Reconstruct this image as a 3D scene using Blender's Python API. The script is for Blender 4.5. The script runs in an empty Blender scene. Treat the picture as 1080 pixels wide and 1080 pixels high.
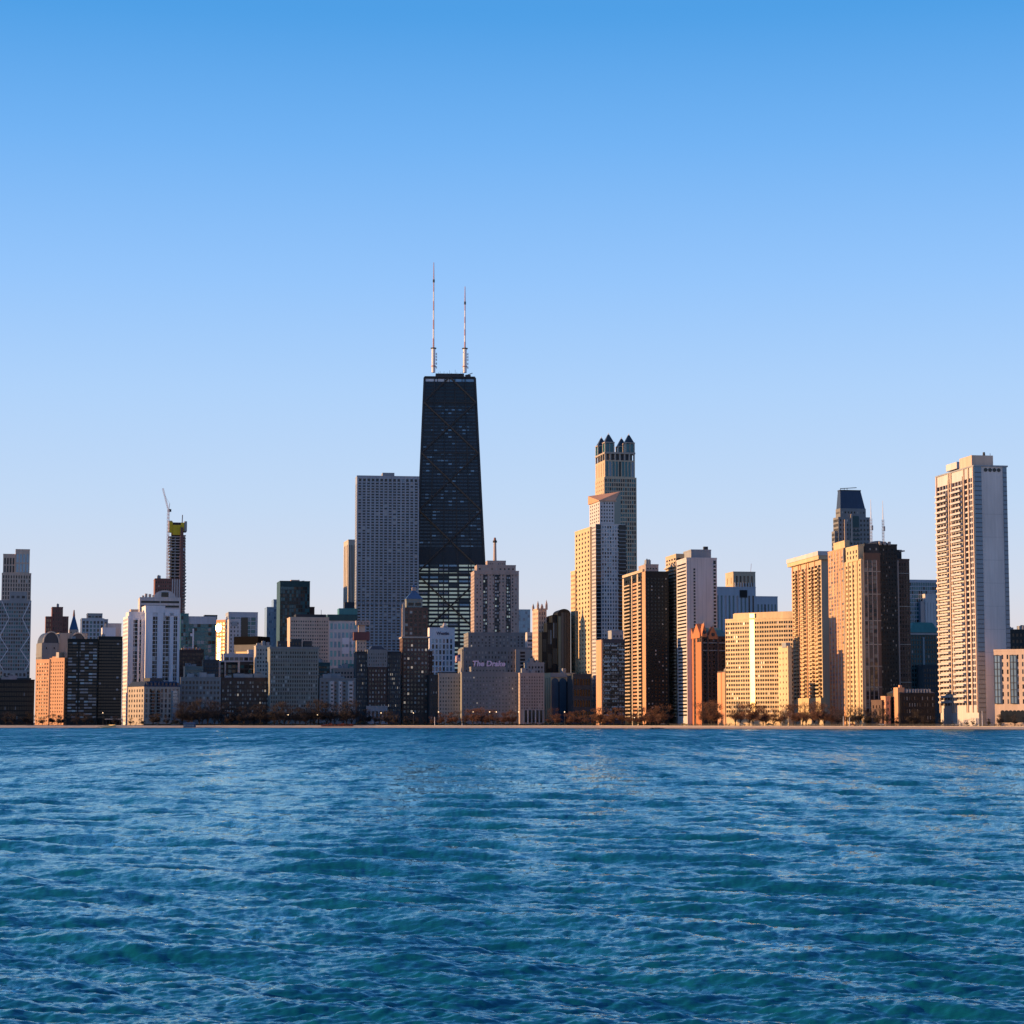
import bpy, math, random
import numpy as np
from math import sin, cos, tan, radians, pi, atan2, sqrt
random.seed(7); RNG = np.random.default_rng(11)
SC = bpy.context.scene
COL = SC.collection

# ------------------------------------------------------------------ camera, sky, sun
F, HOR, CAMZ = 2300.0, 762.0, 4.0            # focal length in pixels of a 1080 frame, horizon row, eye height
PITCH = math.atan((HOR - 540) / F)
cd = bpy.data.cameras.new('camera'); cam = bpy.data.objects.new('camera', cd); COL.objects.link(cam)
cam.location = (0, 0, CAMZ); cam.rotation_euler = (pi / 2 + PITCH, 0, 0)
cd.sensor_width = 36; cd.lens = 36 * F / 1080; cd.clip_start = 0.5; cd.clip_end = 60000
SC.camera = cam

SUN = np.array((-0.995, -0.10, tan(radians(7.5)))); SUN /= np.linalg.norm(SUN)
sl = bpy.data.lights.new('sun', 'SUN'); sl.energy = 5.0; sl.angle = radians(0.6); sl.color = (1.0, 0.57, 0.255)
so = bpy.data.objects.new('sun', sl); COL.objects.link(so)
from mathutils import Vector, Matrix
so.rotation_euler = Vector(SUN).to_track_quat('Z', 'Y').to_euler()

W = bpy.data.worlds.new('World'); SC.world = W; W.use_nodes = True
nt = W.node_tree; nt.nodes.clear()
def wn(t, **k):
    n = nt.nodes.new(t)
    for a, b in k.items(): setattr(n, a, b)
    return n
out = wn('ShaderNodeOutputWorld'); bg = wn('ShaderNodeBackground'); bg.inputs['Strength'].default_value = 0.1
sky = wn('ShaderNodeTexSky', sky_type='NISHITA', sun_disc=False); sky.sun_elevation = radians(7.5)
sky.sun_rotation = atan2(SUN[0], SUN[1]); sky.air_density = 1.0; sky.dust_density = 0.6; sky.ozone_density = 2.0
tc = wn('ShaderNodeTexCoord'); sep = wn('ShaderNodeSeparateXYZ'); ramp = wn('ShaderNodeValToRGB')
nt.links.new(tc.outputs['Generated'], sep.inputs[0]); nt.links.new(sep.outputs['Z'], ramp.inputs[0])
STOPS = [(0.0, (.85, .71, .67)), (.03, (.83, .74, .76)), (.06, (.70, .76, .91)), (.10, (.58, .74, .99)), (.15, (.46, .69, 1.04)), (.20, (.32, .60, 1.05)),
         (.26, (.175, .48, .98)), (.315, (.075, .37, .86)), (.5, (.04, .22, .60)), (1.0, (.02, .11, .36))]
els = ramp.color_ramp.elements
for i, (p, c) in enumerate(STOPS):
    e = els[i] if i < 2 else els.new(p)
    e.position = p; e.color = (*c, 1)
vm = wn('ShaderNodeVectorMath', operation='SCALE'); vm.inputs['Scale'].default_value = 7.1
mx = wn('ShaderNodeMix', data_type='RGBA'); mx.inputs[0].default_value = 0.12
nt.links.new(ramp.outputs[0], vm.inputs[0]); nt.links.new(vm.outputs[0], mx.inputs[6]); nt.links.new(sky.outputs[0], mx.inputs[7])
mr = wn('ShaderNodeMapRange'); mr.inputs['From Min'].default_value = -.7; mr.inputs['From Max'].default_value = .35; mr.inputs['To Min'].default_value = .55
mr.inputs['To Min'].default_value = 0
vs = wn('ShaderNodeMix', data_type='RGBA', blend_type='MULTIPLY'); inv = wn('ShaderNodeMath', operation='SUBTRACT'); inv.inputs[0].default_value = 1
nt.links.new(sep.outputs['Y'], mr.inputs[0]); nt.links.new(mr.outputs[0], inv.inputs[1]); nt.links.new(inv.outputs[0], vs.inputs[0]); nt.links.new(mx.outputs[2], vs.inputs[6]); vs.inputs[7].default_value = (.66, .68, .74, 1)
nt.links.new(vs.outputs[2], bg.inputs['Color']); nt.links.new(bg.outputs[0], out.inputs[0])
SC.view_settings.view_transform = 'Standard'; SC.view_settings.look = 'None'
SC.view_settings.exposure = 0.5; SC.view_settings.gamma = 1.0
SC.cycles.max_bounces = 6; SC.cycles.sample_clamp_indirect = 8.0; SC.cycles.use_denoising = True

# ------------------------------------------------------------------ materials
MATS = {}
def new_mat(name):
    m = bpy.data.materials.new(name); m.use_nodes = True; MATS[name] = m
    return m, m.node_tree, m.node_tree.nodes['Principled BSDF']
def mat(name, c, rough=.75, var=.12, scale=.05, metal=0.0, spec=.4, stain=True):
    """Matte building material: the base colour broken up by two noises (panels, weather streaks)."""
    m, t, p = new_mat(name)
    p.inputs['Roughness'].default_value = rough; p.inputs['Metallic'].default_value = metal; p.inputs['Specular IOR Level'].default_value = spec
    co = t.nodes.new('ShaderNodeTexCoord'); mp = t.nodes.new('ShaderNodeMapping'); mp.inputs['Scale'].default_value = (1, 1, .25)
    n1 = t.nodes.new('ShaderNodeTexNoise'); n1.inputs['Scale'].default_value = scale; n1.inputs['Detail'].default_value = 8; n1.inputs['Roughness'].default_value = .65
    r = t.nodes.new('ShaderNodeMapRange'); r.inputs['From Min'].default_value = .3; r.inputs['From Max'].default_value = .7
    var = var * 1.7; r.inputs['To Min'].default_value = 1 - var; r.inputs['To Max'].default_value = 1 + var
    v = t.nodes.new('ShaderNodeVectorMath'); v.operation = 'SCALE'; v.inputs[0].default_value = c
    L = t.links.new
    mp2 = t.nodes.new('ShaderNodeMapping'); mp2.inputs['Scale'].default_value = (1, 1, .06); n2 = t.nodes.new('ShaderNodeTexNoise'); n2.inputs['Scale'].default_value = scale * 12; n2.inputs['Detail'].default_value = 2
    av = t.nodes.new('ShaderNodeMath'); av.operation = 'MULTIPLY_ADD'; av.inputs[1].default_value = .4; a3 = t.nodes.new('ShaderNodeMath'); a3.operation = 'MULTIPLY_ADD'; a3.inputs[1].default_value = .7; a3.inputs[2].default_value = -.05
    L(co.outputs['Object'], mp.inputs[0]); L(mp.outputs[0], n1.inputs['Vector']); L(co.outputs['Object'], mp2.inputs[0]); L(mp2.outputs[0], n2.inputs['Vector'])
    L(n1.outputs[0], a3.inputs[0]); L(n2.outputs[0], av.inputs[0]); L(a3.outputs[0], av.inputs[2]); L(av.outputs[0], r.inputs[0]); L(r.outputs[0], v.inputs['Scale'])
    L(v.outputs[0], p.inputs['Base Color'])
    return m
def glass(name, c, rough=.12, ior=1.6, metal=0.0, var=.25):
    m, t, p = new_mat(name)
    p.inputs['Roughness'].default_value = rough; p.inputs['IOR'].default_value = ior; p.inputs['Metallic'].default_value = metal
    co = t.nodes.new('ShaderNodeTexCoord'); n1 = t.nodes.new('ShaderNodeTexNoise'); n1.inputs['Scale'].default_value = .23; n1.inputs['Detail'].default_value = 3
    oi = t.nodes.new('ShaderNodeObjectInfo')
    ad = t.nodes.new('ShaderNodeMath'); ad.operation = 'MULTIPLY_ADD'; ad.inputs[1].default_value = .6; ad.inputs[2].default_value = -.1
    a2 = t.nodes.new('ShaderNodeMath'); a2.operation = 'ADD'
    r = t.nodes.new('ShaderNodeMapRange'); r.inputs['From Min'].default_value = .2; r.inputs['From Max'].default_value = 1.2
    r.inputs['To Min'].default_value = 1 - var; r.inputs['To Max'].default_value = 1 + var
    v = t.nodes.new('ShaderNodeVectorMath'); v.operation = 'SCALE'; v.inputs[0].default_value = c
    L = t.links.new
    L(oi.outputs['Random'], ad.inputs[0]); L(co.outputs['Object'], n1.inputs['Vector']); L(ad.outputs[0], a2.inputs[0]); L(n1.outputs[0], a2.inputs[1])
    L(a2.outputs[0], r.inputs[0]); L(r.outputs[0], v.inputs['Scale']); L(v.outputs[0], p.inputs['Base Color'])
    return m
def lamp_mat(name, c, s):
    m, t, p = new_mat(name)
    p.inputs['Base Color'].default_value = (*c, 1); p.inputs['Emission Color'].default_value = (*c, 1); p.inputs['Emission Strength'].default_value = s
    return m

mat('limestone', (.40, .35, .30)); mat('grey_stone', (.215, .225, .23)); mat('pale_stone', (.52, .47, .40)); mat('greenish_stone', (.215, .235, .215))
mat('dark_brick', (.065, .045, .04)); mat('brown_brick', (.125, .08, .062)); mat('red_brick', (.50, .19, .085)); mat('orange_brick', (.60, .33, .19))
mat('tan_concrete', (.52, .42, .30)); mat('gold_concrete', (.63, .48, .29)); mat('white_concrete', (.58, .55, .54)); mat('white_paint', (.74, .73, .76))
mat('grey_concrete', (.30, .32, .34)); mat('blue_grey_panel', (.42, .46, .52), rough=.5); mat('marble', (.33, .36, .40), rough=.5); mat('tower_black', (.016, .023, .032), rough=.45)
mat('black_metal', (.010, .014, .016), rough=.5, spec=.25); mat('dark_bronze', (.022, .025, .024), rough=.55); mat('dark_grey', (.038, .046, .054))
mat('teal_panel', (.045, .20, .21), rough=.4); mat('dark_teal', (.02, .07, .075), rough=.45); mat('green_copper', (.08, .20, .17), rough=.6)
mat('slate', (.045, .055, .07), rough=.5); mat('blue_slate', (.05, .11, .22), rough=.45); mat('navy_roof', (.035, .055, .10), rough=.4)
mat('pink_stone', (.43, .35, .31)); mat('shade_toned_brick', (.030, .026, .025), rough=.9); mat('matte_black', (.012, .012, .013), rough=1.0, spec=0.0); mat('rose_block', (.19, .08, .075)); mat('pink_concrete', (.60, .46, .36)); mat('yellow_net', (.75, .52, .03)); mat('rust_steel', (.22, .10, .08))
mat('concrete_slab', (.38, .36, .34)); mat('mast_white', (.75, .72, .72), rough=.5); mat('mast_red', (.45, .27, .27), rough=.5)
mat('sign_pink', (.75, .58, .75), rough=.4); mat('sign_dark', (.04, .05, .12)); mat('flag_red', (.50, .07, .07)); mat('flag_white', (.82, .80, .78)); mat('flag_blue', (.04, .06, .2))
mat('green_glass_frame', (.16, .22, .22), rough=.4); mat('roof_gravel', (.20, .19, .18)); mat('hut_blue', (.03, .08, .17)); mat('sun_toned_concrete', (.72, .56, .28))
glass('glass_dark', (.016, .019, .023), ior=1.42); glass('glass_mid', (.06, .07, .08), ior=1.42); glass('glass_pale', (.42, .42, .40), rough=.3)
glass('glass_black', (.008, .010, .013), ior=1.5); glass('glass_blue', (.05, .12, .20), ior=1.9); glass('glass_teal', (.018, .13, .155), ior=1.55)
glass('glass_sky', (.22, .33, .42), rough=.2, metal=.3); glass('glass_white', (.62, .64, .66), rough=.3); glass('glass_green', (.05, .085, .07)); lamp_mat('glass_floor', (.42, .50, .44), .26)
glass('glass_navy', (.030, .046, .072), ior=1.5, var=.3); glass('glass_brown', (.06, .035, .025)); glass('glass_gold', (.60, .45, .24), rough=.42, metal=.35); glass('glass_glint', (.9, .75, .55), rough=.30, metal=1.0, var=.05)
glass('glass_aqua', (.18, .42, .43), rough=.25); glass('glass_shade', (.16, .15, .13), rough=.3)
lamp_mat('window_lit', (1.0, .82, .60), .16); lamp_mat('lamp_lit', (1.0, .74, .45), 1.8)
PAL = {'dk': [('glass_dark', .7), ('glass_mid', .24), ('glass_pale', .06)], 'res': [('glass_dark', .68), ('glass_mid', .18), ('glass_shade', .08), ('glass_pale', .06)],
       'lit': [('glass_dark', .40), ('glass_mid', .18), ('glass_shade', .12), ('glass_pale', .29), ('window_lit', .01)],
       'spark': [('glass_green', .45), ('glass_pale', .30), ('glass_mid', .21), ('window_lit', .04)], 'few': [('glass_black', .8), ('glass_mid', .13), ('glass_pale', .07)],
       'blk': [('glass_black', .9), ('glass_dark', .07), ('glass_blue', .03)], 'blu': [('glass_dark', .38), ('glass_blue', .42), ('glass_sky', .16), ('glass_pale', .04)],
       'teal': [('glass_teal', .72), ('glass_blue', .13), ('glass_dark', .15)], 'sky': [('glass_sky', .8), ('glass_blue', .2)], 'brn': [('glass_brown', .7), ('glass_dark', .3)],
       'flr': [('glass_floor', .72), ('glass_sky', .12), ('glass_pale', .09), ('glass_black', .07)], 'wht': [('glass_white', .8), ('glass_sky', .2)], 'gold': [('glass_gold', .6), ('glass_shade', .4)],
       'aqua': [('glass_aqua', .7), ('glass_sky', .3)], 'gnt': [('glass_glint', 1)], 'shd': [('glass_shade', .45), ('glass_mid', .3), ('glass_dark', .25)], 'tealx': [('glass_teal', .45), ('glass_dark', .35), ('glass_brown', .1), ('glass_mid', .1)],
       'blt': [('glass_black', .36), ('glass_dark', .14), ('glass_blue', .34), ('glass_sky', .16)], 'hub': [('glass_navy', .80), ('glass_black', .10), ('glass_blue', .06), ('glass_sky', .04)]}

# ------------------------------------------------------------------ from a pixel to a place
cp_, sp_ = cos(PITCH), sin(PITCH)
def ray(px, py):
    a, b = (px - 540) / F, (540 - py) / F
    return a, cp_ - b * sp_, sp_ + b * cp_
def tx(px, py):
    r = ray(px, py); return r[0] / r[1]
def wx(px, py, Y): return tx(px, py) * Y
def wz(py, Y):
    r = ray(540, py); return CAMZ + r[2] / r[1] * Y
GZ = 2.0                                      # street level above the lake

# ------------------------------------------------------------------ mesh helpers
class MB:
    def __init__(s): s.v = []; s.f = []; s.m = []; s.mats = []
    def mi(s, m):
        if m not in s.mats: s.mats.append(m)
        return s.mats.index(m)
    def poly(s, pts, m):
        i = len(s.v); s.v.extend([tuple(p) for p in pts]); s.f.append(tuple(range(i, i + len(pts)))); s.m.append(s.mi(m))
    def box(s, x0, x1, y0, y1, z0, z1, m, bottom=True):
        a = [(x0, y0, z0), (x1, y0, z0), (x1, y1, z0), (x0, y1, z0), (x0, y0, z1), (x1, y0, z1), (x1, y1, z1), (x0, y1, z1)]
        for q in ((0, 1, 5, 4), (1, 2, 6, 5), (2, 3, 7, 6), (3, 0, 4, 7), (4, 5, 6, 7)) + (((3, 2, 1, 0),) if bottom else ()): s.poly([a[k] for k in q], m)
    def prism(s, pts, z0, z1, m, top=None):
        top = top or pts; n = len(pts)
        for i in range(n):
            j = (i + 1) % n
            s.poly([(*pts[i], z0), (*pts[j], z0), (*top[j], z1), (*top[i], z1)], m)
        s.poly([(*p, z1) for p in top], m); s.poly([(*p, z0) for p in reversed(pts)], m)
    def cone(s, pts, z0, apex, m):
        n = len(pts)
        for i in range(n): s.poly([(*pts[i], z0), (*pts[(i + 1) % n], z0), apex], m)
        s.poly([(*p, z0) for p in reversed(pts)], m)
    def tube(s, p, q, r0, r1, m, n=6, caps=True):
        p, q = Vector(p), Vector(q); d = (q - p).normalized()
        u = d.orthogonal().normalized(); w = d.cross(u)
        A = [p + (u * cos(2 * pi * k / n) + w * sin(2 * pi * k / n)) * r0 for k in range(n)]
        Bq = [q + (u * cos(2 * pi * k / n) + w * sin(2 * pi * k / n)) * r1 for k in range(n)]
        for k in range(n):
            j = (k + 1) % n; s.poly([A[k], A[j], Bq[j], Bq[k]], m)
        if caps: s.poly(list(reversed(A)), m); s.poly(Bq, m)
    def beam(s, p, q, w, m): s.tube(p, q, w / 2, w / 2, m, 4)
    def mesh(s, name):
        me = bpy.data.meshes.new(name); me.from_pydata(s.v, [], s.f)
        for m in s.mats: me.materials.append(MATS[m])
        me.polygons.foreach_set('material_index', s.m); me.update(); return me
    def build(s, name, parent=None, loc=(0, 0, 0), label=None):
        o = bpy.data.objects.new(name, s.mesh(name)); COL.objects.link(o); o.location = loc
        if parent: o.parent = parent
        if label: o['label'] = label
        return o
def tag(o, label=None, cat=None, group=None, kind=None):
    for k, v in (('label', label), ('category', cat), ('group', group), ('kind', kind)):
        if v: o[k] = v
    return o
def empty(name, loc, rz=0):
    o = bpy.data.objects.new(name, None); COL.objects.link(o); o.location = loc; o.rotation_euler = (0, 0, rz); o.empty_display_size = 5
    return o
def ring(x, y, r, n=12, ph=0): return [(x + r * cos(2 * pi * k / n + ph), y + r * sin(2 * pi * k / n + ph)) for k in range(n)]
def rect(x0, x1, y0, y1): return [(x0, y0), (x1, y0), (x1, y1), (x0, y1)]

def S(nx, nz, fw=.6, fh=.6, pal='dk', part='window', ml=.6, mr=None, mt=1.2, mb=4.0, rv=.35, va=None, up=0.5):
    """A facade: nx by nz openings (nz as a float is a storey height in metres) filling fw by fh of their cells."""
    return dict(nx=nx, nz=nz, fw=fw, fh=fh, pal=pal, part=part, ml=ml, mr=ml if mr is None else mr, mt=mt, mb=mb, rv=rv, up=up)

class Bld:
    def __init__(s, name, label, xb, Y, th, ref, cat='building', maxw=100, group=None):
        s.Y, s.th, s.ref, s.maxw = Y, radians(th), ref, maxw
        s.bx = wx(xb, ref, Y); s.u = (cos(s.th), sin(s.th)); s.vv = (-sin(s.th), cos(s.th))
        s.root = tag(empty(name, (s.bx, Y, GZ), s.th), label, cat, group)
        s.nw = 0; s.rest = MB(); s.cache = {}; s.fid = 0; s.name = name
    def P(s, x, y): return s.bx + x * s.u[0] + y * s.vv[0], s.Y + x * s.u[1] + y * s.vv[1]
    def X(s, px, y0=0, py=None):
        t = tx(px, py or s.ref); a, b = s.P(0, y0); return (t * b - a) / (s.u[0] - t * s.u[1])
    def D(s, px, x0=0, y0=0, py=None):
        t = tx(px, py or s.ref); a, b = s.P(x0, y0); return (t * b - a) / (s.vv[0] - t * s.vv[1])
    def Z(s, py, x0=0, y0=0): return wz(py, s.P(x0, y0)[1]) - GZ
    def facade(s, mb, p, q, P0, Q0, z0, z1, m, sp, n):
        """One wall between p,q (base) and P0,Q0 (top): solid, or pierced by recessed openings with panes behind."""
        def pos(a, z, dep=0.0):
            k = (z - z0) / (z1 - z0)
            ax, ay = p[0] + (P0[0] - p[0]) * k, p[1] + (P0[1] - p[1]) * k
            bx, by = q[0] + (Q0[0] - q[0]) * k, q[1] + (Q0[1] - q[1]) * k
            return (ax + (bx - ax) * a - n[0] * dep, ay + (by - ay) * a - n[1] * dep, z)
        if sp is None:
            mb.poly([pos(0, z0), pos(1, z0), pos(1, z1), pos(0, z1)], m); return
        s.fid += 1
        w = sqrt((q[0] - p[0]) ** 2 + (q[1] - p[1]) ** 2); h = z1 - z0
        nx = sp['nx'] if isinstance(sp['nx'], int) else max(1, round((w - sp['ml'] - sp['mr']) / sp['nx']))
        zb, zt = min(sp['mb'], h * .3), min(sp['mt'], h * .2)
        nz = sp['nz'] if isinstance(sp['nz'], int) else max(1, round((h - zb - zt) / sp['nz']))
        ml, mr = min(sp['ml'], w * .2), min(sp['mr'], w * .2)
        cw, ch = (w - ml - mr) / nx, (h - zb - zt) / nz
        ow, oh = cw * sp['fw'], ch * sp['fh']; rv = sp['rv']
        X = [(ml + cw * i + (cw - ow) / 2, ml + cw * i + (cw + ow) / 2) for i in range(nx)]
        Zs = [(z0 + zb + ch * j + (ch - oh) * sp['up'], z0 + zb + ch * j + (ch - oh) * sp['up'] + oh) for j in range(nz)]
        e = [0.0] + [v / w for c in X for v in c] + [1.0]
        for k in range(0, len(e), 2): mb.poly([pos(e[k], z0), pos(e[k + 1], z0), pos(e[k + 1], z1), pos(e[k], z1)], m)
        zz = [z0] + [v for c in Zs for v in c] + [z1]
        pal, wt = [a for a, b in PAL[sp['pal']]], [b for a, b in PAL[sp['pal']]]
        straight = tuple(p) == tuple(P0) and tuple(q) == tuple(Q0)
        for i in range(nx):
            a, b = X[i][0] / w, X[i][1] / w
            for k in range(0, len(zz), 2): mb.poly([pos(a, zz[k]), pos(b, zz[k]), pos(b, zz[k + 1]), pos(a, zz[k + 1])], m)
        for j in range(nz - 1, -1, -1):
            for i in range(nx):
                a, b = X[i][0] / w, X[i][1] / w; c, d = Zs[j]
                f0 = [pos(a, c), pos(b, c), pos(b, d), pos(a, d)]; g0 = [pos(a, c, rv), pos(b, c, rv), pos(b, d, rv), pos(a, d, rv)]
                for k in range(4): mb.poly([f0[k], f0[(k + 1) % 4], g0[(k + 1) % 4], g0[k]], m)
                gm = random.choices(pal, wt)[0]
                if s.nw < s.maxw:
                    s.nw += 1; o0 = g0[0]; key = (s.fid, gm)
                    me = s.cache.get(key) if straight else None
                    if me is None:
                        t = MB(); L = [tuple(g[k] - o0[k] for k in range(3)) for g in g0]
                        K = [(g[0] - n[0] * .12, g[1] - n[1] * .12, g[2]) for g in L]
                        t.poly(L, gm)
                        for k in range(4): t.poly([L[(k + 1) % 4], L[k], K[k], K[(k + 1) % 4]], gm)
                        me = t.mesh(sp['part']); s.cache[key] = me
                    o = bpy.data.objects.new(sp['part'], me); COL.objects.link(o); o.location = o0; o.parent = s.root
                else:
                    s.rest.poly(g0, gm)
    def prism(s, part, pts, z0, z1, m, specs=None, top=None, roof='roof_gravel', label=None, parapet=True):
        """A storeyed volume; specs gives a facade per edge."""
        top = top or pts; mb = MB(); k = len(pts); specs = specs or [None] * k
        for i in range(k):
            p, q = pts[i], pts[(i + 1) % k]; l = sqrt((q[0] - p[0]) ** 2 + (q[1] - p[1]) ** 2) or 1
            s.facade(mb, p, q, top[i], top[(i + 1) % k], z0, z1, m, specs[i], ((q[1] - p[1]) / l, -(q[0] - p[0]) / l))
        mb.poly([(*p, z1) for p in top], roof or m)
        return mb.build(part, s.root, label=label)
    def tier(s, part, xa, xb, xc, yt, yb, m, front=None, left=None, right=None, y0=0.0, dep=None, roof='roof_gravel', cop=True, label=None):
        x0, x1 = s.X(xb, y0), s.X(xc, y0); x0, x1 = min(x0, x1), max(x0, x1)
        d = s.D(xa, x0, y0) if (xa is not None and xa < xb - .2 and dep is None) else (dep or 28.0)
        if not 4 < d < 130: print('DEPTH', s.name, part, round(d, 1)); d = min(max(d, 6), 110)
        z1 = s.Z(yt, x0, y0); z0 = 0.0 if yb is None else s.Z(yb, x0, y0)
        o = s.prism(part, rect(x0, x1, y0, y0 + d), z0, z1, m, [front, right, None, left], roof=roof, label=label)
        if cop:
            c = MB(); t = .5; e = .14
            c.box(x0 - e, x1 + e, y0 - e, y0 + t, z1 + .01, z1 + 1.1, m); c.box(x0 - e, x1 + e, y0 + d - t, y0 + d + e, z1 + .01, z1 + 1.1, m)
            c.box(x0 - e, x0 + t, y0 + t + .01, y0 + d - t - .01, z1 + .01, z1 + 1.1, m); c.box(x1 - t, x1 + e, y0 + t + .01, y0 + d - t - .01, z1 + .01, z1 + 1.1, m)
            c.build('parapet', s.root)
        s.last = (x0, x1, y0, y0 + d, z0, z1); return s.last
    def units(s, n, m='grey_concrete', h=(2.4, 5)):
        n = n + 2 if n > 1 else n
        x0, x1, y0, y1, z0, z1 = s.last
        for k in range(n):
            w = (x1 - x0) * random.uniform(.1, .26); x = random.uniform(x0 + 1, x1 - w - 1); y = y0 + (y1 - y0) * random.uniform(.1, .5); hh = random.uniform(*h)
            b = MB(); b.box(x, x + w, y, y + min(6, (y1 - y) * .8), z1 + .02, z1 + hh, m); b.box(x + w * .3, x + w * .6, y + .8, y + 2.2, z1 + hh + .01, z1 + hh + .7, 'dark_grey')
            b.build('rooftop_unit', s.root)
    def done(s):
        if s.rest.f:
            o = s.rest.build('windows', s.root); o['kind'] = 'stuff'
        return s.root
    def part(s, name, mb, label=None): return mb.build(name, s.root, label=label)

def tower(name, label, xa, xb, xc, yt, Y, th, m, front=None, left=None, right=None, dep=None, units=2, maxw=100, cat='building', cop=True, group=None):
    b = Bld(name, label, xb, Y, th, yt, cat, maxw, group)
    b.tier('wall', xa, xb, xc, yt, None, m, front, left, right, dep=dep, cop=cop)
    if units: b.units(units)
    return b

# ------------------------------------------------------------------ the lake
def lake_shader():
    m, t, p = new_mat('lake_water'); L = t.links.new; N = t.nodes.new
    p.inputs['Base Color'].default_value = (.004, .078, .132, 1); p.inputs['Roughness'].default_value = .14; p.inputs['IOR'].default_value = 1.38
    g = N('ShaderNodeNewGeometry')
    acc = None
    for sc, st in (((.30, .8, 1), .16), ((1.6, 4.0, 1), .13), ((5.0, 12.0, 1), .19), ((15.0, 30.0, 1), .17)):
        mp = N('ShaderNodeMapping'); mp.inputs['Scale'].default_value = sc
        n = N('ShaderNodeTexNoise'); n.inputs['Scale'].default_value = 1.0; n.inputs['Detail'].default_value = 3; n.inputs['Distortion'].default_value = .6
        sb = N('ShaderNodeVectorMath'); sb.operation = 'SUBTRACT'; sb.inputs[1].default_value = (.5, .5, .5)
        s2 = N('ShaderNodeVectorMath'); s2.operation = 'MULTIPLY'; s2.inputs[1].default_value = (st * 1.5, st * 2.2, 0)
        L(g.outputs['Position'], mp.inputs[0]); L(mp.outputs[0], n.inputs['Vector']); L(n.outputs['Color'], sb.inputs[0]); L(sb.outputs[0], s2.inputs[0])
        if acc is None: acc = s2
        else:
            a = N('ShaderNodeVectorMath'); a.operation = 'ADD'; L(acc.outputs[0], a.inputs[0]); L(s2.outputs[0], a.inputs[1]); acc = a
    tl = N('ShaderNodeVectorMath'); tl.operation = 'ADD'; L(acc.outputs[0], tl.inputs[0]); acc = tl
    sp = N('ShaderNodeSeparateXYZ'); m_ = N('ShaderNodeMapRange'); m_.inputs['From Min'].default_value = 40; m_.inputs['From Max'].default_value = 450; m_.inputs['To Min'].default_value = -.005; m_.inputs['To Max'].default_value = -.21
    cb = N('ShaderNodeCombineXYZ'); L(g.outputs['Position'], sp.inputs[0]); L(sp.outputs['Y'], m_.inputs[0]); gust = m_
    for sc_, amp in (((.22, .020, 1), .26), ((.06, .006, 1), .14), ((1.1, .14, 1), .18)):      # gust patches: wavelets steepen and slacken over tens of metres
        mp = N('ShaderNodeMapping'); mp.inputs['Scale'].default_value = sc_; n = N('ShaderNodeTexNoise'); n.inputs['Scale'].default_value = 1; n.inputs['Detail'].default_value = 4
        q = N('ShaderNodeMath'); q.operation = 'SUBTRACT'; q.inputs[1].default_value = .5; q2 = N('ShaderNodeMath'); q2.operation = 'MULTIPLY_ADD'; q2.inputs[1].default_value = amp * 2
        L(g.outputs['Position'], mp.inputs[0]); L(mp.outputs[0], n.inputs['Vector']); L(n.outputs[0], q.inputs[0]); L(q.outputs[0], q2.inputs[0]); L(gust.outputs[0], q2.inputs[2]); gust = q2
    L(gust.outputs[0], cb.inputs['Y']); L(cb.outputs[0], tl.inputs[1])   # added tilt towards -Y, growing with distance, makes the water mirror higher, bluer sky
    a = N('ShaderNodeVectorMath'); a.operation = 'ADD'; L(g.outputs['Normal'], a.inputs[0]); L(acc.outputs[0], a.inputs[1])
    nn = N('ShaderNodeVectorMath'); nn.operation = 'NORMALIZE'; L(a.outputs[0], nn.inputs[0]); L(nn.outputs[0], p.inputs['Normal'])
    # body colour under a Fresnel-weighted mirror of blue-green lake water
    t.nodes.remove(p); df = N('ShaderNodeBsdfDiffuse'); df.inputs['Color'].default_value = (.003, .108, .142, 1)
    gl = N('ShaderNodeBsdfGlossy'); gl.inputs['Color'].default_value = (.62, .88, .93, 1); gl.inputs['Roughness'].default_value = .13
    fr = N('ShaderNodeFresnel'); fr.inputs['IOR'].default_value = 1.42; ms = N('ShaderNodeMixShader')
    for q in (df, gl, fr): L(nn.outputs[0], q.inputs['Normal'])
    L(fr.outputs[0], ms.inputs[0]); L(df.outputs[0], ms.inputs[1]); L(gl.outputs[0], ms.inputs[2]); L(ms.outputs[0], t.nodes['Material Output'].inputs['Surface'])
    return m
def wave_tile(Lm, n, wind, lam_peak, lam_min, rms, seed, spread=2):
    rg = np.random.default_rng(seed); k1 = np.fft.fftfreq(n, Lm / n) * 2 * pi
    kx, ky = np.meshgrid(k1, k1, indexing='ij'); k = np.hypot(kx, ky); k[0, 0] = 1
    kp = 2 * pi / lam_peak
    ph = np.exp(-1.25 * (kp / k) ** 2) / k ** 4 * (np.abs(kx * wind[0] + ky * wind[1]) / k) ** spread * np.exp(-(k * lam_min / (2 * pi)) ** 2); ph[0, 0] = 0
    a = np.sqrt(ph) * (rg.normal(size=k.shape) + 1j * rg.normal(size=k.shape))
    h = np.fft.ifft2(a); c = rms / h.real.std()
    dx = np.fft.ifft2(-1j * kx / k * a).real * c; dy = np.fft.ifft2(-1j * ky / k * a).real * c
    return Lm, n, np.stack([dx, dy, h.real * c])
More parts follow.
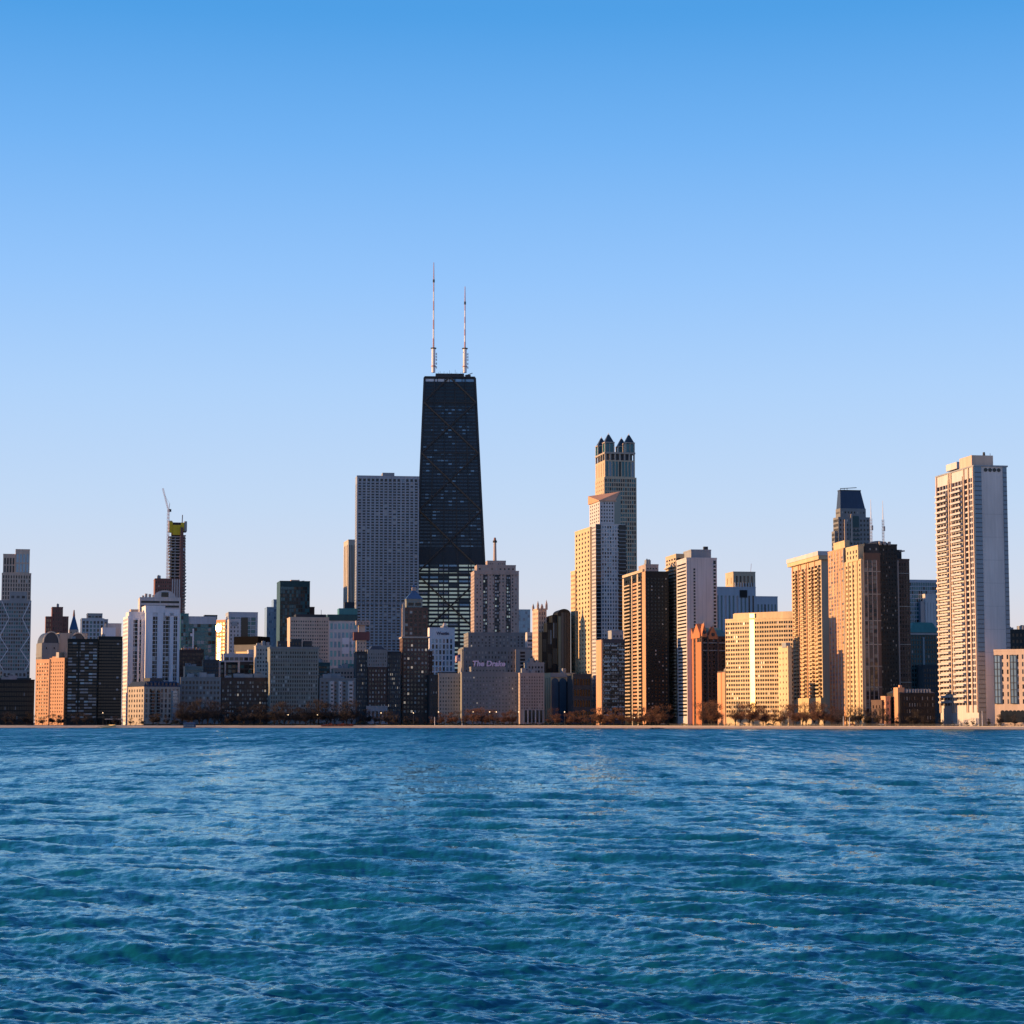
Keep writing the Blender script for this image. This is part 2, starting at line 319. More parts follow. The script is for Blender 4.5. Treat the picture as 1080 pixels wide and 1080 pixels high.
def sample(tile, x, y, rot):
    Lm, n, A = tile; c, s = cos(rot), sin(rot)
    u, v = ((c * x + s * y) / Lm * n) % n, ((-s * x + c * y) / Lm * n) % n
    i, j = np.floor(u).astype(int) % n, np.floor(v).astype(int) % n; fu, fv = u - np.floor(u), v - np.floor(v); i2, j2 = (i + 1) % n, (j + 1) % n
    R = A[:, i, j] * (1 - fu) * (1 - fv) + A[:, i2, j] * fu * (1 - fv) + A[:, i, j2] * (1 - fu) * fv + A[:, i2, j2] * fu * fv
    return c * R[0] - s * R[1], s * R[0] + c * R[1], R[2]
SHORE = [(-9000, 1660), (-400, 1600), (-100, 1580), (60, 1490), (150, 1355), (225, 1285), (300, 1215), (420, 1190), (9000, 1150)]
def shore_y(x): return np.interp(x, [a for a, b in SHORE], [b for a, b in SHORE])
def build_lake():
    a0, a1 = CAMZ * F / 20.0, CAMZ * F / 1700.0
    rows = CAMZ * F / np.arange(a0, a1, -0.55); nr, ncol = len(rows), 1250
    ang = np.linspace(-.36, .36, ncol)
    Yg = np.repeat(rows[:, None], ncol, 1); Xg = Yg * ang[None, :]
    Xg = Xg + RNG.uniform(-.25, .25, Xg.shape) * Yg * .72 / ncol
    th = .35; wd = (sin(th), cos(th))
    dx = np.zeros_like(Xg); dy = np.zeros_like(Xg); dz = np.zeros_like(Xg)
    for tile, rot, ch in ((wave_tile(41.0, 640, wd, 1.35, .12, .020, 1, 2), 0.0, .5), (wave_tile(9.7, 320, wd, .42, .05, .0095, 2, 1.5), .3, .4),
                          (wave_tile(173.0, 512, wd, 7., 1.0, .088, 3, 7), -.2, .6)):
        ax, ay, az = sample(tile, Xg, Yg, rot); dx += ax * ch; dy += ay * ch; dz += az
    co = np.stack([Xg + dx, Yg + dy, dz], -1).reshape(-1, 3).astype(np.float32)
    idx = np.arange(nr * ncol).reshape(nr, ncol)
    q = np.stack([idx[:-1, :-1], idx[:-1, 1:], idx[1:, 1:], idx[1:, :-1]], -1).reshape(-1, 4)
    me = bpy.data.meshes.new('lake_water'); me.vertices.add(len(co)); me.vertices.foreach_set('co', co.ravel())
    me.loops.add(q.size); me.loops.foreach_set('vertex_index', q.ravel().astype(np.int32))
    me.polygons.add(len(q)); me.polygons.foreach_set('loop_start', (np.arange(len(q)) * 4).astype(np.int32)); me.polygons.foreach_set('loop_total', np.full(len(q), 4, np.int32))
    me.update(calc_edges=True); me.polygons.foreach_set('use_smooth', np.ones(len(q), bool))
    me.materials.append(lake_shader())
    o = bpy.data.objects.new('water', me); COL.objects.link(o); tag(o, kind='structure')
build_lake()

# ------------------------------------------------------------------ shore, beach, city ground
def ground():
    for nm, c, sc, v in (('wet_sand', (.22, .16, .11), .12, .35), ('sand', (.78, .58, .37), .25, .2), ('city_ground', (.10, .10, .095), .05, .25), ('asphalt', (.05, .05, .052), .3, .2), ('promenade_concrete', (.42, .37, .31), .3, .15)): mat(nm, c, rough=.95, var=v, scale=sc)
    xs = [-9000, -3000, -1200] + list(range(-500, 601, 20)) + [1200, 3000, 9000]
    def strip(name, prof, m):
        b = MB()
        for x0, x1 in zip(xs[:-1], xs[1:]):
            for (d0, z0), (d1, z1) in zip(prof[:-1], prof[1:]):
                w = lambda x: float(shore_y(x)) + 3.0 * sin(x * .021) + 1.5 * sin(x * .077 + 1)
                b.poly([(x0, w(x0) + d0, z0), (x1, w(x1) + d0, z0), (x1, w(x1) + d1, z1), (x0, w(x0) + d1, z1)], m)
        return tag(b.build(name), kind='structure')
    strip('beach', [(-14, -.9), (0, .05), (16, .9), (30, 1.55)], 'sand')
    strip('wet_sand', [(-3, -.12), (4.5, .31)], 'wet_sand'); strip('promenade', [(30, 1.45), (30.05, 1.9), (38, 1.95)], 'promenade_concrete')
    strip('ground', [(38, 1.6), (38.05, GZ - .02), (400, GZ), (4000, GZ), (30000, GZ)], 'city_ground')
    b = MB()
    for x0, x1 in zip(xs[:-1], xs[1:]):
        w = lambda x: float(shore_y(x))
        b.poly([(x0, w(x0) + 46, GZ + .006), (x1, w(x1) + 46, GZ + .006), (x1, w(x1) + 58, GZ + .006), (x0, w(x0) + 58, GZ + .006)], 'asphalt')
    tag(b.build('lakeshore_road'), kind='structure')
ground()

# ------------------------------------------------------------------ skyline, from the left edge to the right
def lattice(mb, p, q, w, m, nseg, dm=None):
    """Square lattice mast from p to q: four chords and zigzag bracing."""
    p, q = Vector(p), Vector(q); d = (q - p).normalized(); u = d.orthogonal().normalized(); v = d.cross(u)
    cs = [(u * a + v * b) * (w / 2) for a, b in ((-1, -1), (1, -1), (1, 1), (-1, 1))]
    for c in cs: mb.beam(p + c, q + c, w * .22, m)
    for k in range(nseg):
        a, b = p + (q - p) * (k / nseg), p + (q - p) * ((k + 1) / nseg)
        for i in range(4): mb.beam(a + cs[i], b + cs[(i + 1) % 4], w * .14, dm or m)

def far_left():
    b = tower('setback_tower', 'tall beige stepped tower rising behind the cross-braced tower at the frame edge', -3, 2, 33, 605, 2600, 13, 'pink_concrete',
              S(11, 5.0, .5, .75, 'res'), S(3, 5.0, .5, .6), dep=40, units=0, maxw=60)
    b.tier('upper_tier', None, 3, 16, 585, 605, 'pink_concrete', S(4, 2, .6, .85, 'dk', mb=1, mt=3), y0=3, dep=30)
    b.tier('upper_tier', None, 16, 31, 580, 605, 'pink_concrete', S(4, 2, .65, .85, 'sky', mb=1, mt=4), y0=1, dep=34); b.done()

    b = tower('braced_tower', 'grey tower with white zigzag bracing lines down its front, cut by the frame', None, -9, 33, 634, 2300, 13, 'grey_concrete',
              S(16, 4.0, .72, .62, 'tealx', rv=.25), dep=40, right=S(4, 4.0, .6, .6), units=0)
    b.tier('penthouse', None, 10, 28, 625, 634, 'grey_concrete', S(3, 1, .6, .4, 'dk', mb=1), y0=4, dep=20)
    for pts in ([(2, 634), (10, 652), (.6, 671), (9.7, 685), (.6, 699), (8, 712), (3, 722)], [(32, 634), (24, 652), (32.4, 670), (22.7, 685), (32.4, 699), (25, 712), (30, 722)]):
        for (a, c), (d, e) in zip(pts[:-1], pts[1:]):
            m = MB(); m.beam((b.X(a), -.35, b.Z(c)), (b.X(d), -.35, b.Z(e)), 1.1, 'white_paint'); b.part('brace', m)
    b.tier('podium', None, -9, 34.5, 716, None, 'dark_grey', S(12, 3, .6, .5, 'dk'), y0=-14, dep=13.5)
    b.tier('podium', None, 4, 30, 707, 716, 'grey_concrete', S(6, 1, .6, .5, 'dk', mb=1), y0=-11, dep=9, cop=False); b.done()

    tower('dark_office_block', 'low black ribbed office block beside the orange lit apartment tower', None, -12, 36.5, 718, 1720, 13, 'black_metal', S(26, 3.6, .55, .7, 'blk', rv=.5), dep=40, units=3, maxw=70).done()

    b = tower('vaulted_hotel', 'grey stone tower with two dark barrel vaulted roofs behind the orange block', 38, 44, 92, 690, 1790, 24, 'grey_stone', None, S(4, 3.4, .4, .5, 'shd'), units=0)
    b.tier('wall', None, 44, 62, 678, 690, 'grey_stone', S(2, 1, .12, .3, 'blk', mb=2), dep=22, cop=False)
    b.tier('wall', None, 62, 92, 667.5, 690, 'limestone', None, y0=4, dep=20, cop=False)
    for xa, xc, zb, zt, y0 in ((45.5, 62, 678, 666.5, 0.5), (74, 90, 677, 667, 3.4)):
        x0, x1 = b.X(xa, y0), b.X(xc, y0); cx, r = (x0 + x1) / 2, (x1 - x0) / 2; z0, hh = b.Z(zb), b.Z(zt) - b.Z(zb); m = MB(); n = 12
        arc = [(cx - r * cos(pi * k / n), z0 + hh * sin(pi * k / n)) for k in range(n + 1)]
        for (ax, az), (bx, bz) in zip(arc[:-1], arc[1:]): m.poly([(ax, y0, az), (bx, y0, bz), (bx, y0 + 24, bz), (ax, y0 + 24, az)], 'slate')
        m.poly([(a, y0, z) for a, z in arc], 'slate'); m.poly([(a, y0 + 24, z) for a, z in reversed(arc)], 'slate'); b.part('vault_roof', m)
        m = MB()
        for (ax, az), (bx, bz) in zip(arc[:-1], arc[1:]): m.beam((ax, y0 - .3, az + .3), (bx, y0 - .3, bz + .3), 1.3, 'pale_stone')
        b.part('arch_rim', m)
    b.done()

    b = tower('apartment_tower', 'orange sunlit brick apartment block under the vaulted grey roofs', None, 38, 52.2, 697, 1720, -33, 'orange_brick', S(5, 2.75, .5, .45, 'shd', mb=2), dep=26, units=0)
    b.tier('wall', None, 52.6, 68, 695.5, None, 'orange_brick', S(6, 2.75, .38, .45, 'dk', mb=9), S(1, 3.4, .5, .5), right=S(5, 3.4, .4, .42, 'dk'), y0=.6, dep=26)
    b.tier('chimney', None, 59, 62, 688, 695, 'pale_stone', y0=3, dep=3, cop=False); b.tier('penthouse', None, 55, 62, 692.5, 695, 'orange_brick', y0=4, dep=7, cop=False); b.done()

    b = tower('brick_tower', 'brown brick tower with a taller round-shouldered middle behind the vaulted roofs', None, 55, 66.5, 641, 2500, 14, 'rust_steel', S(4, 5.0, .4, .6, 'brn'), dep=24, units=1, maxw=40)
    b.tier('wing', None, 48.5, 55, 651, None, 'rust_steel', S(3, 5.0, .45, .6, 'gold'), y0=2, dep=20); b.tier('wing', None, 66.5, 72.5, 651, None, 'rust_steel', S(3, 5.0, .4, .6, 'brn'), y0=2, dep=20); b.done()

    b = Bld('spire_tower', 'small tower top with a blue pyramid roof and thin finial', 73, 2400, 14, 664)
    b.tier('wall', None, 73, 83, 664, None, 'pink_concrete', S(3, 4.5, .4, .5), dep=11, cop=False); x0, x1, y0, y1, z0, z1 = b.last
    m = MB(); m.cone(rect(x0 + .3, x1 - .3, y0, y1), z1, ((x0 + x1) / 2, (y0 + y1) / 2, b.Z(646)), 'blue_slate'); b.part('roof', m)
    m = MB(); m.tube(((x0 + x1) / 2, (y0 + y1) / 2, b.Z(650)), ((x0 + x1) / 2, (y0 + y1) / 2, b.Z(643)), 1.4, .6, 'rust_steel'); b.part('finial', m); b.done()

    b = tower('glass_office_tower', 'grey green office tower with a narrower crown behind the black glass tower', None, 86, 110, 653, 2300, 13, 'blue_grey_panel', S(6, 4.2, .62, .7, 'tealx'), dep=36, units=1, maxw=60)
    b.tier('crown', None, 92, 108, 647.8, 653, 'grey_concrete', S(4, 1, .7, .5, 'tealx', mb=1), y0=3, dep=24); b.tier('wing', None, 110, 114, 654, None, 'blue_grey_panel', S(2, 4.2, .6, .6), y0=4, dep=20); b.done()
    b = tower('white_block', 'white box topped by a row of dark columns behind black glass towers', None, 108, 122, 663, 2000, 13, 'white_paint', None, dep=24, units=1)
    b.tier('crown', None, 112, 128, 658.5, None, 'white_concrete', S(5, 1, .6, .4, 'dk', mb=30, mt=1), y0=9, dep=20); b.done()

    b = tower('black_glass_tower', 'black glass apartment tower reflecting blue in storey-wide bands', None, 71.5, 103.5, 675, 1700, 12, 'black_metal', S(7, 25, .95, .55, 'blt', mb=5, rv=.15), dep=20, units=1, right=S(6, 25, .9, .6, 'blk'))
    m = MB(); x0, x1, y0, y1, z0, z1 = b.last; xm = b.X(83.4); m.box(xm - .6, xm + .6, -.35, .02, 0, z1 + 1, 'black_metal'); b.part('pier', m); b.done()
    b = tower('black_glass_tower', 'plain black glass apartment tower, darker twin beside the white striped tower', None, 104, 129.3, 672.5, 1712, 12, 'black_metal', S(9, 26, .9, .62, 'blk', mb=5, rv=.15), dep=20, units=1)
    m = MB(); m.box(b.X(112), b.X(131), -12, -1, 4.2, 5.0, 'pale_stone')
    for k in range(6): x = b.X(113 + 3.4 * k); m.box(x, x + .5, -11, -10.4, 0, 4.19, 'dark_grey')
    b.part('canopy', m); b.done()

def striped_tower():
    b = Bld('striped_tower', 'white tower with tall dark vertical window strips and a solid white crown', 135, 1770, 17, 649)
    strip = lambda n, pal='dk', **k: S(n, 3.2, .9, .86, pal, ml=.2, mb=3, mt=3, **k)
    b.tier('wing', 130, 135, 153, 649.5, None, 'white_paint', strip(5), S(5, 3.2, .5, .55, 'gold', mb=2), cop=False)
    x0, x1, y0, y1, z0, z1 = b.last
    b.tier('wall', 150, 153.6, 189, 646, None, 'white_paint', strip(10), y0=-6, dep=26, right=S(4, 3.2, .5, .6), cop=False)
    def pier(a, c, yf, zt):
        m = MB(); m.box(b.X(a, yf), b.X(c, yf), yf - 1.6, yf + .02, 0, zt, 'white_paint'); b.part('pier', m)
    for a, c in ((135, 140.8), (145.2, 147.2), (149, 152.6)): pier(a, c, 0, z1 - 2.2)
    zt = b.last[5]
    for a, c in ((153.6, 161), (166, 172), (179, 183), (187, 189.4)): pier(a, c, -6, zt - .2)
    b.tier('crown', None, 153.6, 174, 640, 646, 'white_paint', None, y0=-7, dep=24); b.tier('crown', None, 174.2, 189.4, 644, 649.5, 'white_paint', None, y0=-7.6, dep=24); b.tier('crown', None, 136, 153, 646.5, 649.5, 'white_paint', None, y0=1, dep=20)
    b.tier('crown', None, 138, 146, 644, 646.5, 'pink_concrete', None, y0=4, dep=8)
    b.done()
    b = tower('mansard_block', 'pale stone mid-rise with dark mansard roof at the foot of the striped tower', 135, 152, 190, 724, 1670, 33, 'limestone', S(9, 3.6, .55, .7, 'shd', mb=5), S(6, 3.6, .42, .55, 'res', mb=5), units=0, cop=False)
    x0, x1, y0, y1, z0, z1 = b.last; i = 2.2; zt = b.Z(718.5)
    m = MB(); m.prism(rect(x0 - .3, x1 + .3, y0 - .3, y1 + .3), z1 + .01, zt, 'navy_roof', top=rect(x0 + i, x1 - i, y0 + i, y1 - i)); b.part('mansard_roof', m)
    for k in range(9):
        m = MB(); xx = x0 + 2 + (x1 - x0 - 5) * k / 8; m.box(xx, xx + 1.7, y0 - .1, y0 + 2, z1 + .6, zt - .8, 'navy_roof'); m.box(xx + .3, xx + 1.4, y0 - .2, y0 - .11, z1 + 1, zt - 1.3, 'glass_mid'); b.part('dormer', m)
    b.tier('penthouse', None, 158, 172, 715, 718.5, 'slate', None, y0=6, dep=12, cop=False)
    for a, c, pal in ((159, 163, 'dk'), (165.5, 169, 'dk'), (181, 187.5, 'sky')):
        m = MB(); xx0, xx1 = b.X(a), b.X(c); m.prism([(xx0, -.02), (xx0 + .6, -1.3), (xx1 - .6, -1.3), (xx1, -.02)], 4, z1 - 3, 'glass_dark' if pal == 'dk' else 'glass_sky')
        for k in range(1, 9): m.box(xx0 - .1, xx1 + .1, -1.45, -.0, 4 + (z1 - 7) * k / 9, 4 + (z1 - 7) * k / 9 + .7, 'grey_stone')
        b.part('bay_window', m)
    b.done()

    b = tower('banded_office_tower', 'wide white tower with dark storey bands and an arched parapet behind the striped tower', None, 147.5, 190.5, 631, 2000, 12, 'white_concrete', S(2, 4.0, .97, .5, 'dk', part='window_band', rv=.3, mb=1, ml=1), dep=40, units=0)
    x0, x1, y0, y1, z0, z1 = b.last; cx = b.X(174); r = b.X(185.5) - cx; m = MB(); n = 14; hh = b.Z(623.5) - z1
    arc = [(cx - r * cos(pi * k / n), z1 + 1.2 + hh * sin(pi * k / n)) for k in range(n + 1)]
    for (ax, az), (bx, bz) in zip(arc[:-1], arc[1:]): m.poly([(ax, 2, az), (bx, 2, bz), (bx, 30, bz), (ax, 30, az)], 'white_concrete')
    m.poly([(a, 2, z) for a, z in arc], 'white_concrete'); b.part('arched_parapet', m)
    m = MB(); m.box(cx - 3.2, cx + 3.2, 1.6, 1.98, z1 + 1.6, z1 + 1.2 + hh * .72, 'glass_black'); b.part('window', m)
    for a, c, t in ((153, 155.5, 626), (157, 159.5, 626.5), (150, 152, 628), (161, 163, 627.5)): b.tier('chimney', None, a, c, t, 631, 'pink_concrete', y0=5, dep=3, cop=False)
    b.done()
    b = tower('brown_tower', 'brown gridded tower below the slim tower under construction', None, 163.5, 190.5, 611, 2300, 12, 'rust_steel', S(11, 3.9, .5, .5, 'res', mb=1), dep=30, units=1, maxw=90)
    for k in range(4): m = MB(); x = b.X(181.5 + 2.4 * k); m.box(x, x + 1.1, -.5, .02, 0, b.last[5] + .5, 'white_concrete'); b.part('pier', m)
    b.done()

def construction():
    b = Bld('unfinished_tower', 'slim concrete tower under construction wrapped in yellow netting at the top', 178.5, 2800, 12, 549)
    x0, x1 = b.X(178.8), b.X(196.6); d = 22; zt = b.Z(553); z0 = 0
    m = MB(); m.box(x0 + 3.2, x1 - 3.2, 4, d - 3, 0, zt + 3, 'dark_grey'); b.part('core', m)
    xw = lambda z: 1.1 * sin(z * .045)
    z = 4.0; k = 0; zs = []
    while z < b.Z(565): zs.append(z); z += 4.2 if z < b.Z(585) else 3.6
    for z in zs:
        m = MB(); m.box(x0 + xw(z), x1 + xw(z), -.4, d, z, z + 1.15, 'concrete_slab'); b.part('floor_slab', m)
    for k in range(4):
        m = MB(); x = x0 + 1 + (x1 - x0 - 3) * k / 3; m.box(x, x + 1.3, 1, 2.2, 0, zs[-1], 'grey_concrete'); b.part('column', m)
    m = MB(); x = b.X(190.5); m.box(x, x + 3.6, -2.6, -.5, 0, b.Z(556), 'rust_steel'); b.part('hoist_shaft', m)
    m = MB(); x = b.X(193.6)
    for z in zs: m.box(x, x1 - .5, -1.0, -.41, z + 1.2, z + 2.9, 'rust_steel')
    b.part('formwork', m)
    for a, c, t, u in ((178.8, 182.2, 550, 562), (182.4, 190.6, 553.5, 564), (191, 194.2, 551, 560)):
        m = MB(); m.box(b.X(a), b.X(c), -1.2, -.7, b.Z(u), b.Z(t), 'yellow_net'); b.part('safety_screen', m)
    m = MB(); m.box(b.X(194.6), b.X(197.3), -.6, d, b.Z(560), b.Z(549.5), 'concrete_slab'); m.box(b.X(178.4), b.X(181.8), 1.5, d, b.Z(560), b.Z(549), 'concrete_slab'); b.part('safety_screen', m)
    m = MB(); m.beam((b.X(192.2), 4, zt - 3), (b.X(192.6), 4, b.Z(542.5)), 1.5, 'rust_steel'); b.part('mast', m)
    for px, py in ((181.2, 579.5), (194, 579.5)):
        m = MB(); m.box(b.X(px) - 1.1, b.X(px) + 1.1, -1.4, -.5, b.Z(py + 1), b.Z(py - 1.2), 'white_paint'); b.part('tarpaulin', m)
    b.done()
    Y = 2788; t = tag(empty('tower_crane', (wx(177.3, 560, Y), Y, GZ)), 'white lattice tower crane with raised jib beside the unfinished tower', 'crane')
    Z = lambda py: wz(py, Y) - GZ
    X = lambda px, py: wx(px, py, Y) - t.location.x
    m = MB(); lattice(m, (0, 0, 0), (0, 0, Z(541)), 2.2, 'mast_white', 60, 'mast_red'); m.build('mast', t)
    m = MB(); m.box(-1.2, 1.6, -1.4, 1.4, Z(540.5), Z(538), 'mast_white'); m.box(.4, 3.6, -1.2, 1.2, Z(539.8), Z(537), 'dark_grey'); m.build('cab', t)
    m = MB(); lattice(m, (0, 0, Z(538)), (X(171.8, 515), 0, Z(515)), 1.5, 'mast_white', 12, 'mast_red'); m.build('jib', t)
    m = MB(); m.beam((.6, 0, Z(538)), (1.6, 0, Z(531)), .8, 'mast_red'); m.beam((1.6, 0, Z(531)), (X(173.4, 522), 0, Z(522)), .25, 'dark_grey'); m.build('jib_stay', t)

def left_mid():
    b = tower('teal_glass_block', 'teal glass office block with pale top storey and rooftop plant', None, 192, 228, 651, 2200, 13, 'teal_panel', S(9, 4.2, .92, .82, 'teal', rv=.15, mt=6), dep=40, units=0, right=S(4, 4.2, .9, .8, 'teal'))
    b.tier('crown', None, 198.5, 228.2, 651.2, 658, 'blue_grey_panel', None, y0=-.6, dep=30); b.tier('penthouse', None, 216, 229.2, 649.6, 653, 'dark_grey', None, y0=4, dep=14)
    b.tier('wing', None, 190.5, 199, 648, None, 'teal_panel', S(3, 4.2, .9, .8, 'teal', rv=.15), y0=-3, dep=26)
    m = MB(); m.box(b.X(203.2, -2), b.X(204.8, -2), -2, -1, b.Z(690), b.Z(663), 'white_paint'); m.box(b.X(201, -2), b.X(203.4, -2), -2, -1.2, b.Z(671), b.Z(668), 'white_paint'); b.part('stair_shaft', m); b.done()
    b = tower('dark_brick_block', 'dark brown brick block with small rust coloured top in front of teal glass', None, 189, 215, 686.5, 1860, 12, 'dark_brick', S(9, 3.3, .5, .5, 'brn', mb=1), dep=30, units=3)
    m = MB()
    for k in range(6): x = b.X(192 + 3.6 * k); m.box(x, x + 1.4, -.2, .8, b.last[5] + 1.12, b.last[5] + 2.3, 'red_brick')
    b.part('roof_trim', m); b.done()
    b = tower('golden_office_block', 'sunlit golden office block with a dazzling window high on its edge', None, 227.5, 240.8, 655, 2300, -38.4, 'orange_brick', S(4, 3.8, .75, .55, 'gold', mb=2), dep=24, units=0)
    x0, x1, y0, y1, z0, z1 = b.last
    n = 8; m = MB(); cx, cz, r = b.X(231), b.Z(662.5), 4.2
    m.poly([(cx + r * cos(2 * pi * k / 12), -.5 + .045 * r * sin(2 * pi * k / 12), cz + r * sin(2 * pi * k / 12)) for k in range(12)], 'glass_glint'); b.part('mirror_window', m)
    for k in range(8): m = MB(); xa, xc, za, zb = b.X(229.8), b.X(232.4), b.Z(676 + 3.8 * k), b.Z(674 + 3.8 * k); m.poly([(xa, -.35, za), (xc, -.35, za), (xc, -.2, zb), (xa, -.2, zb)], 'glass_glint'); b.part('mirror_window', m)
    b.done()
    b = tower('framed_glass_block', 'glass office block framed by a pale teal border', None, 241, 272, 646.5, 2200, 12, 'blue_grey_panel', S(5, 4.2, .9, .84, 'teal', ml=2, mt=4, rv=.15), dep=36, units=0, right=S(4, 4.2, .8, .7, 'teal'), maxw=80)
    m = MB(); m.box(b.X(254.5), b.X(261.5), -.3, .0, 0, b.Z(651), 'glass_black'); b.part('dark_panel', m); b.done()
    b = tower('white_slab_tower', 'slim pale grey tower with a square dark top window before the framed glass block', None, 241.5, 253.5, 654, 2100, 12, 'white_concrete', S(3, 3.8, .4, .5, 'shd'), dep=20, units=0, maxw=70)
    m = MB(); m.box(b.X(244), b.X(250.5), -.25, 0, b.Z(660), b.Z(655.5), 'glass_blue'); b.part('window', m); b.done()
    b = tower('capped_office_block', 'low block with a black cap over golden lit storey bands', None, 247, 271, 680, 1960, -25, 'glass_shade', S(1, 3, .98, .5, 'gold', part='window_band', mb=.6, mt=.3), dep=20, units=0)
    b.tier('roof', None, 246.6, 272, 671.5, 680, 'matte_black', None, y0=-.5, dep=21, cop=False); b.done()
    b = tower('terraced_glass_block', 'low modern glass block with square white portal frame on its roof terrace', None, 231, 284, 699, 1850, 12, 'dark_grey', S(12, 3.8, .85, .7, 'tealx', mb=1), dep=40, units=1, maxw=60)
    b.tier('upper_storey', None, 236, 283, 690.5, 699, 'blue_grey_panel', S(9, 1, .8, .6, 'shd', mb=1), y0=5, dep=26); b.tier('upper_storey', None, 262, 283.5, 686.5, 690.5, 'white_concrete', None, y0=9, dep=14)
    m = MB(); x0, x1, x2 = b.X(231, -3), b.X(253, -3), b.X(246, -3)
    for a, c in ((x0, x0 + 1.3), (x1 - 1.6, x1), (b.X(237, -3), b.X(238.2, -3))): m.box(a, c, -3, -.02, 0, b.Z(698.4), 'white_concrete')
    m.box(x0, x1, -3, -.02, b.Z(698.39), b.Z(696.6), 'white_concrete'); b.part('portal_frame', m)
    for py in (700, 705, 710, 714.5): m = MB(); m.box(b.X(263), b.X(281), -1.6, -.02, b.Z(py + 1.2), b.Z(py), 'greenish_stone'); b.part('balcony', m)
    b.done()
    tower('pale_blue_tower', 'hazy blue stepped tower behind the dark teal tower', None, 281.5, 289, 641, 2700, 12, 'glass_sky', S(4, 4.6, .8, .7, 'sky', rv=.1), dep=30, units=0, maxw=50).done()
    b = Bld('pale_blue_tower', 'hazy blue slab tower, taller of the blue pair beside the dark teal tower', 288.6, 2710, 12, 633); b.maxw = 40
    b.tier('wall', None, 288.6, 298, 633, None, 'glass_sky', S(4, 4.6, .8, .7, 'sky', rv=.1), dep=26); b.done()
    b = tower('dark_teal_tower', 'dark teal glass tower with small rooftop plant room', None, 295.5, 327, 613.5, 2400, 12, 'dark_teal', S(13, 4.0, .84, .8, 'tealx', rv=.2, mb=2, mt=5), dep=36, units=0)
    b.tier('penthouse', None, 307, 316, 611.5, 613.5, 'pink_concrete', None, y0=5, dep=10, cop=False); b.tier('wing', None, 326.5, 332, 641, None, 'dark_brick', S(2, 4, .5, .5, 'blk'), y0=6, dep=20)
    m = MB(); m.beam((b.X(316), 8, b.last[5]), (b.X(316), 8, b.Z(610.5)), .5, 'dark_grey'); m.beam((b.X(316), 8, b.Z(612.4)), (b.X(322), 8, b.Z(611.6)), .5, 'dark_grey'); b.part('roof_crane', m); b.done()
    b = tower('beige_block', 'beige concrete slab block with dark flat roof line above the green grey hotel', None, 306, 347, 652, 1900, 11, 'pink_concrete', S(16, 3.1, .55, .45, 'shd', mb=1), dep=28, units=0)
    b.tier('roof', None, 312, 344, 647.8, 651, 'dark_grey', None, y0=2, dep=18, cop=False); m = MB(); m.beam((b.X(339.5), 6, b.last[5]), (b.X(339.5), 6, b.Z(642.5)), .5, 'dark_grey'); b.part('antenna', m); b.done()

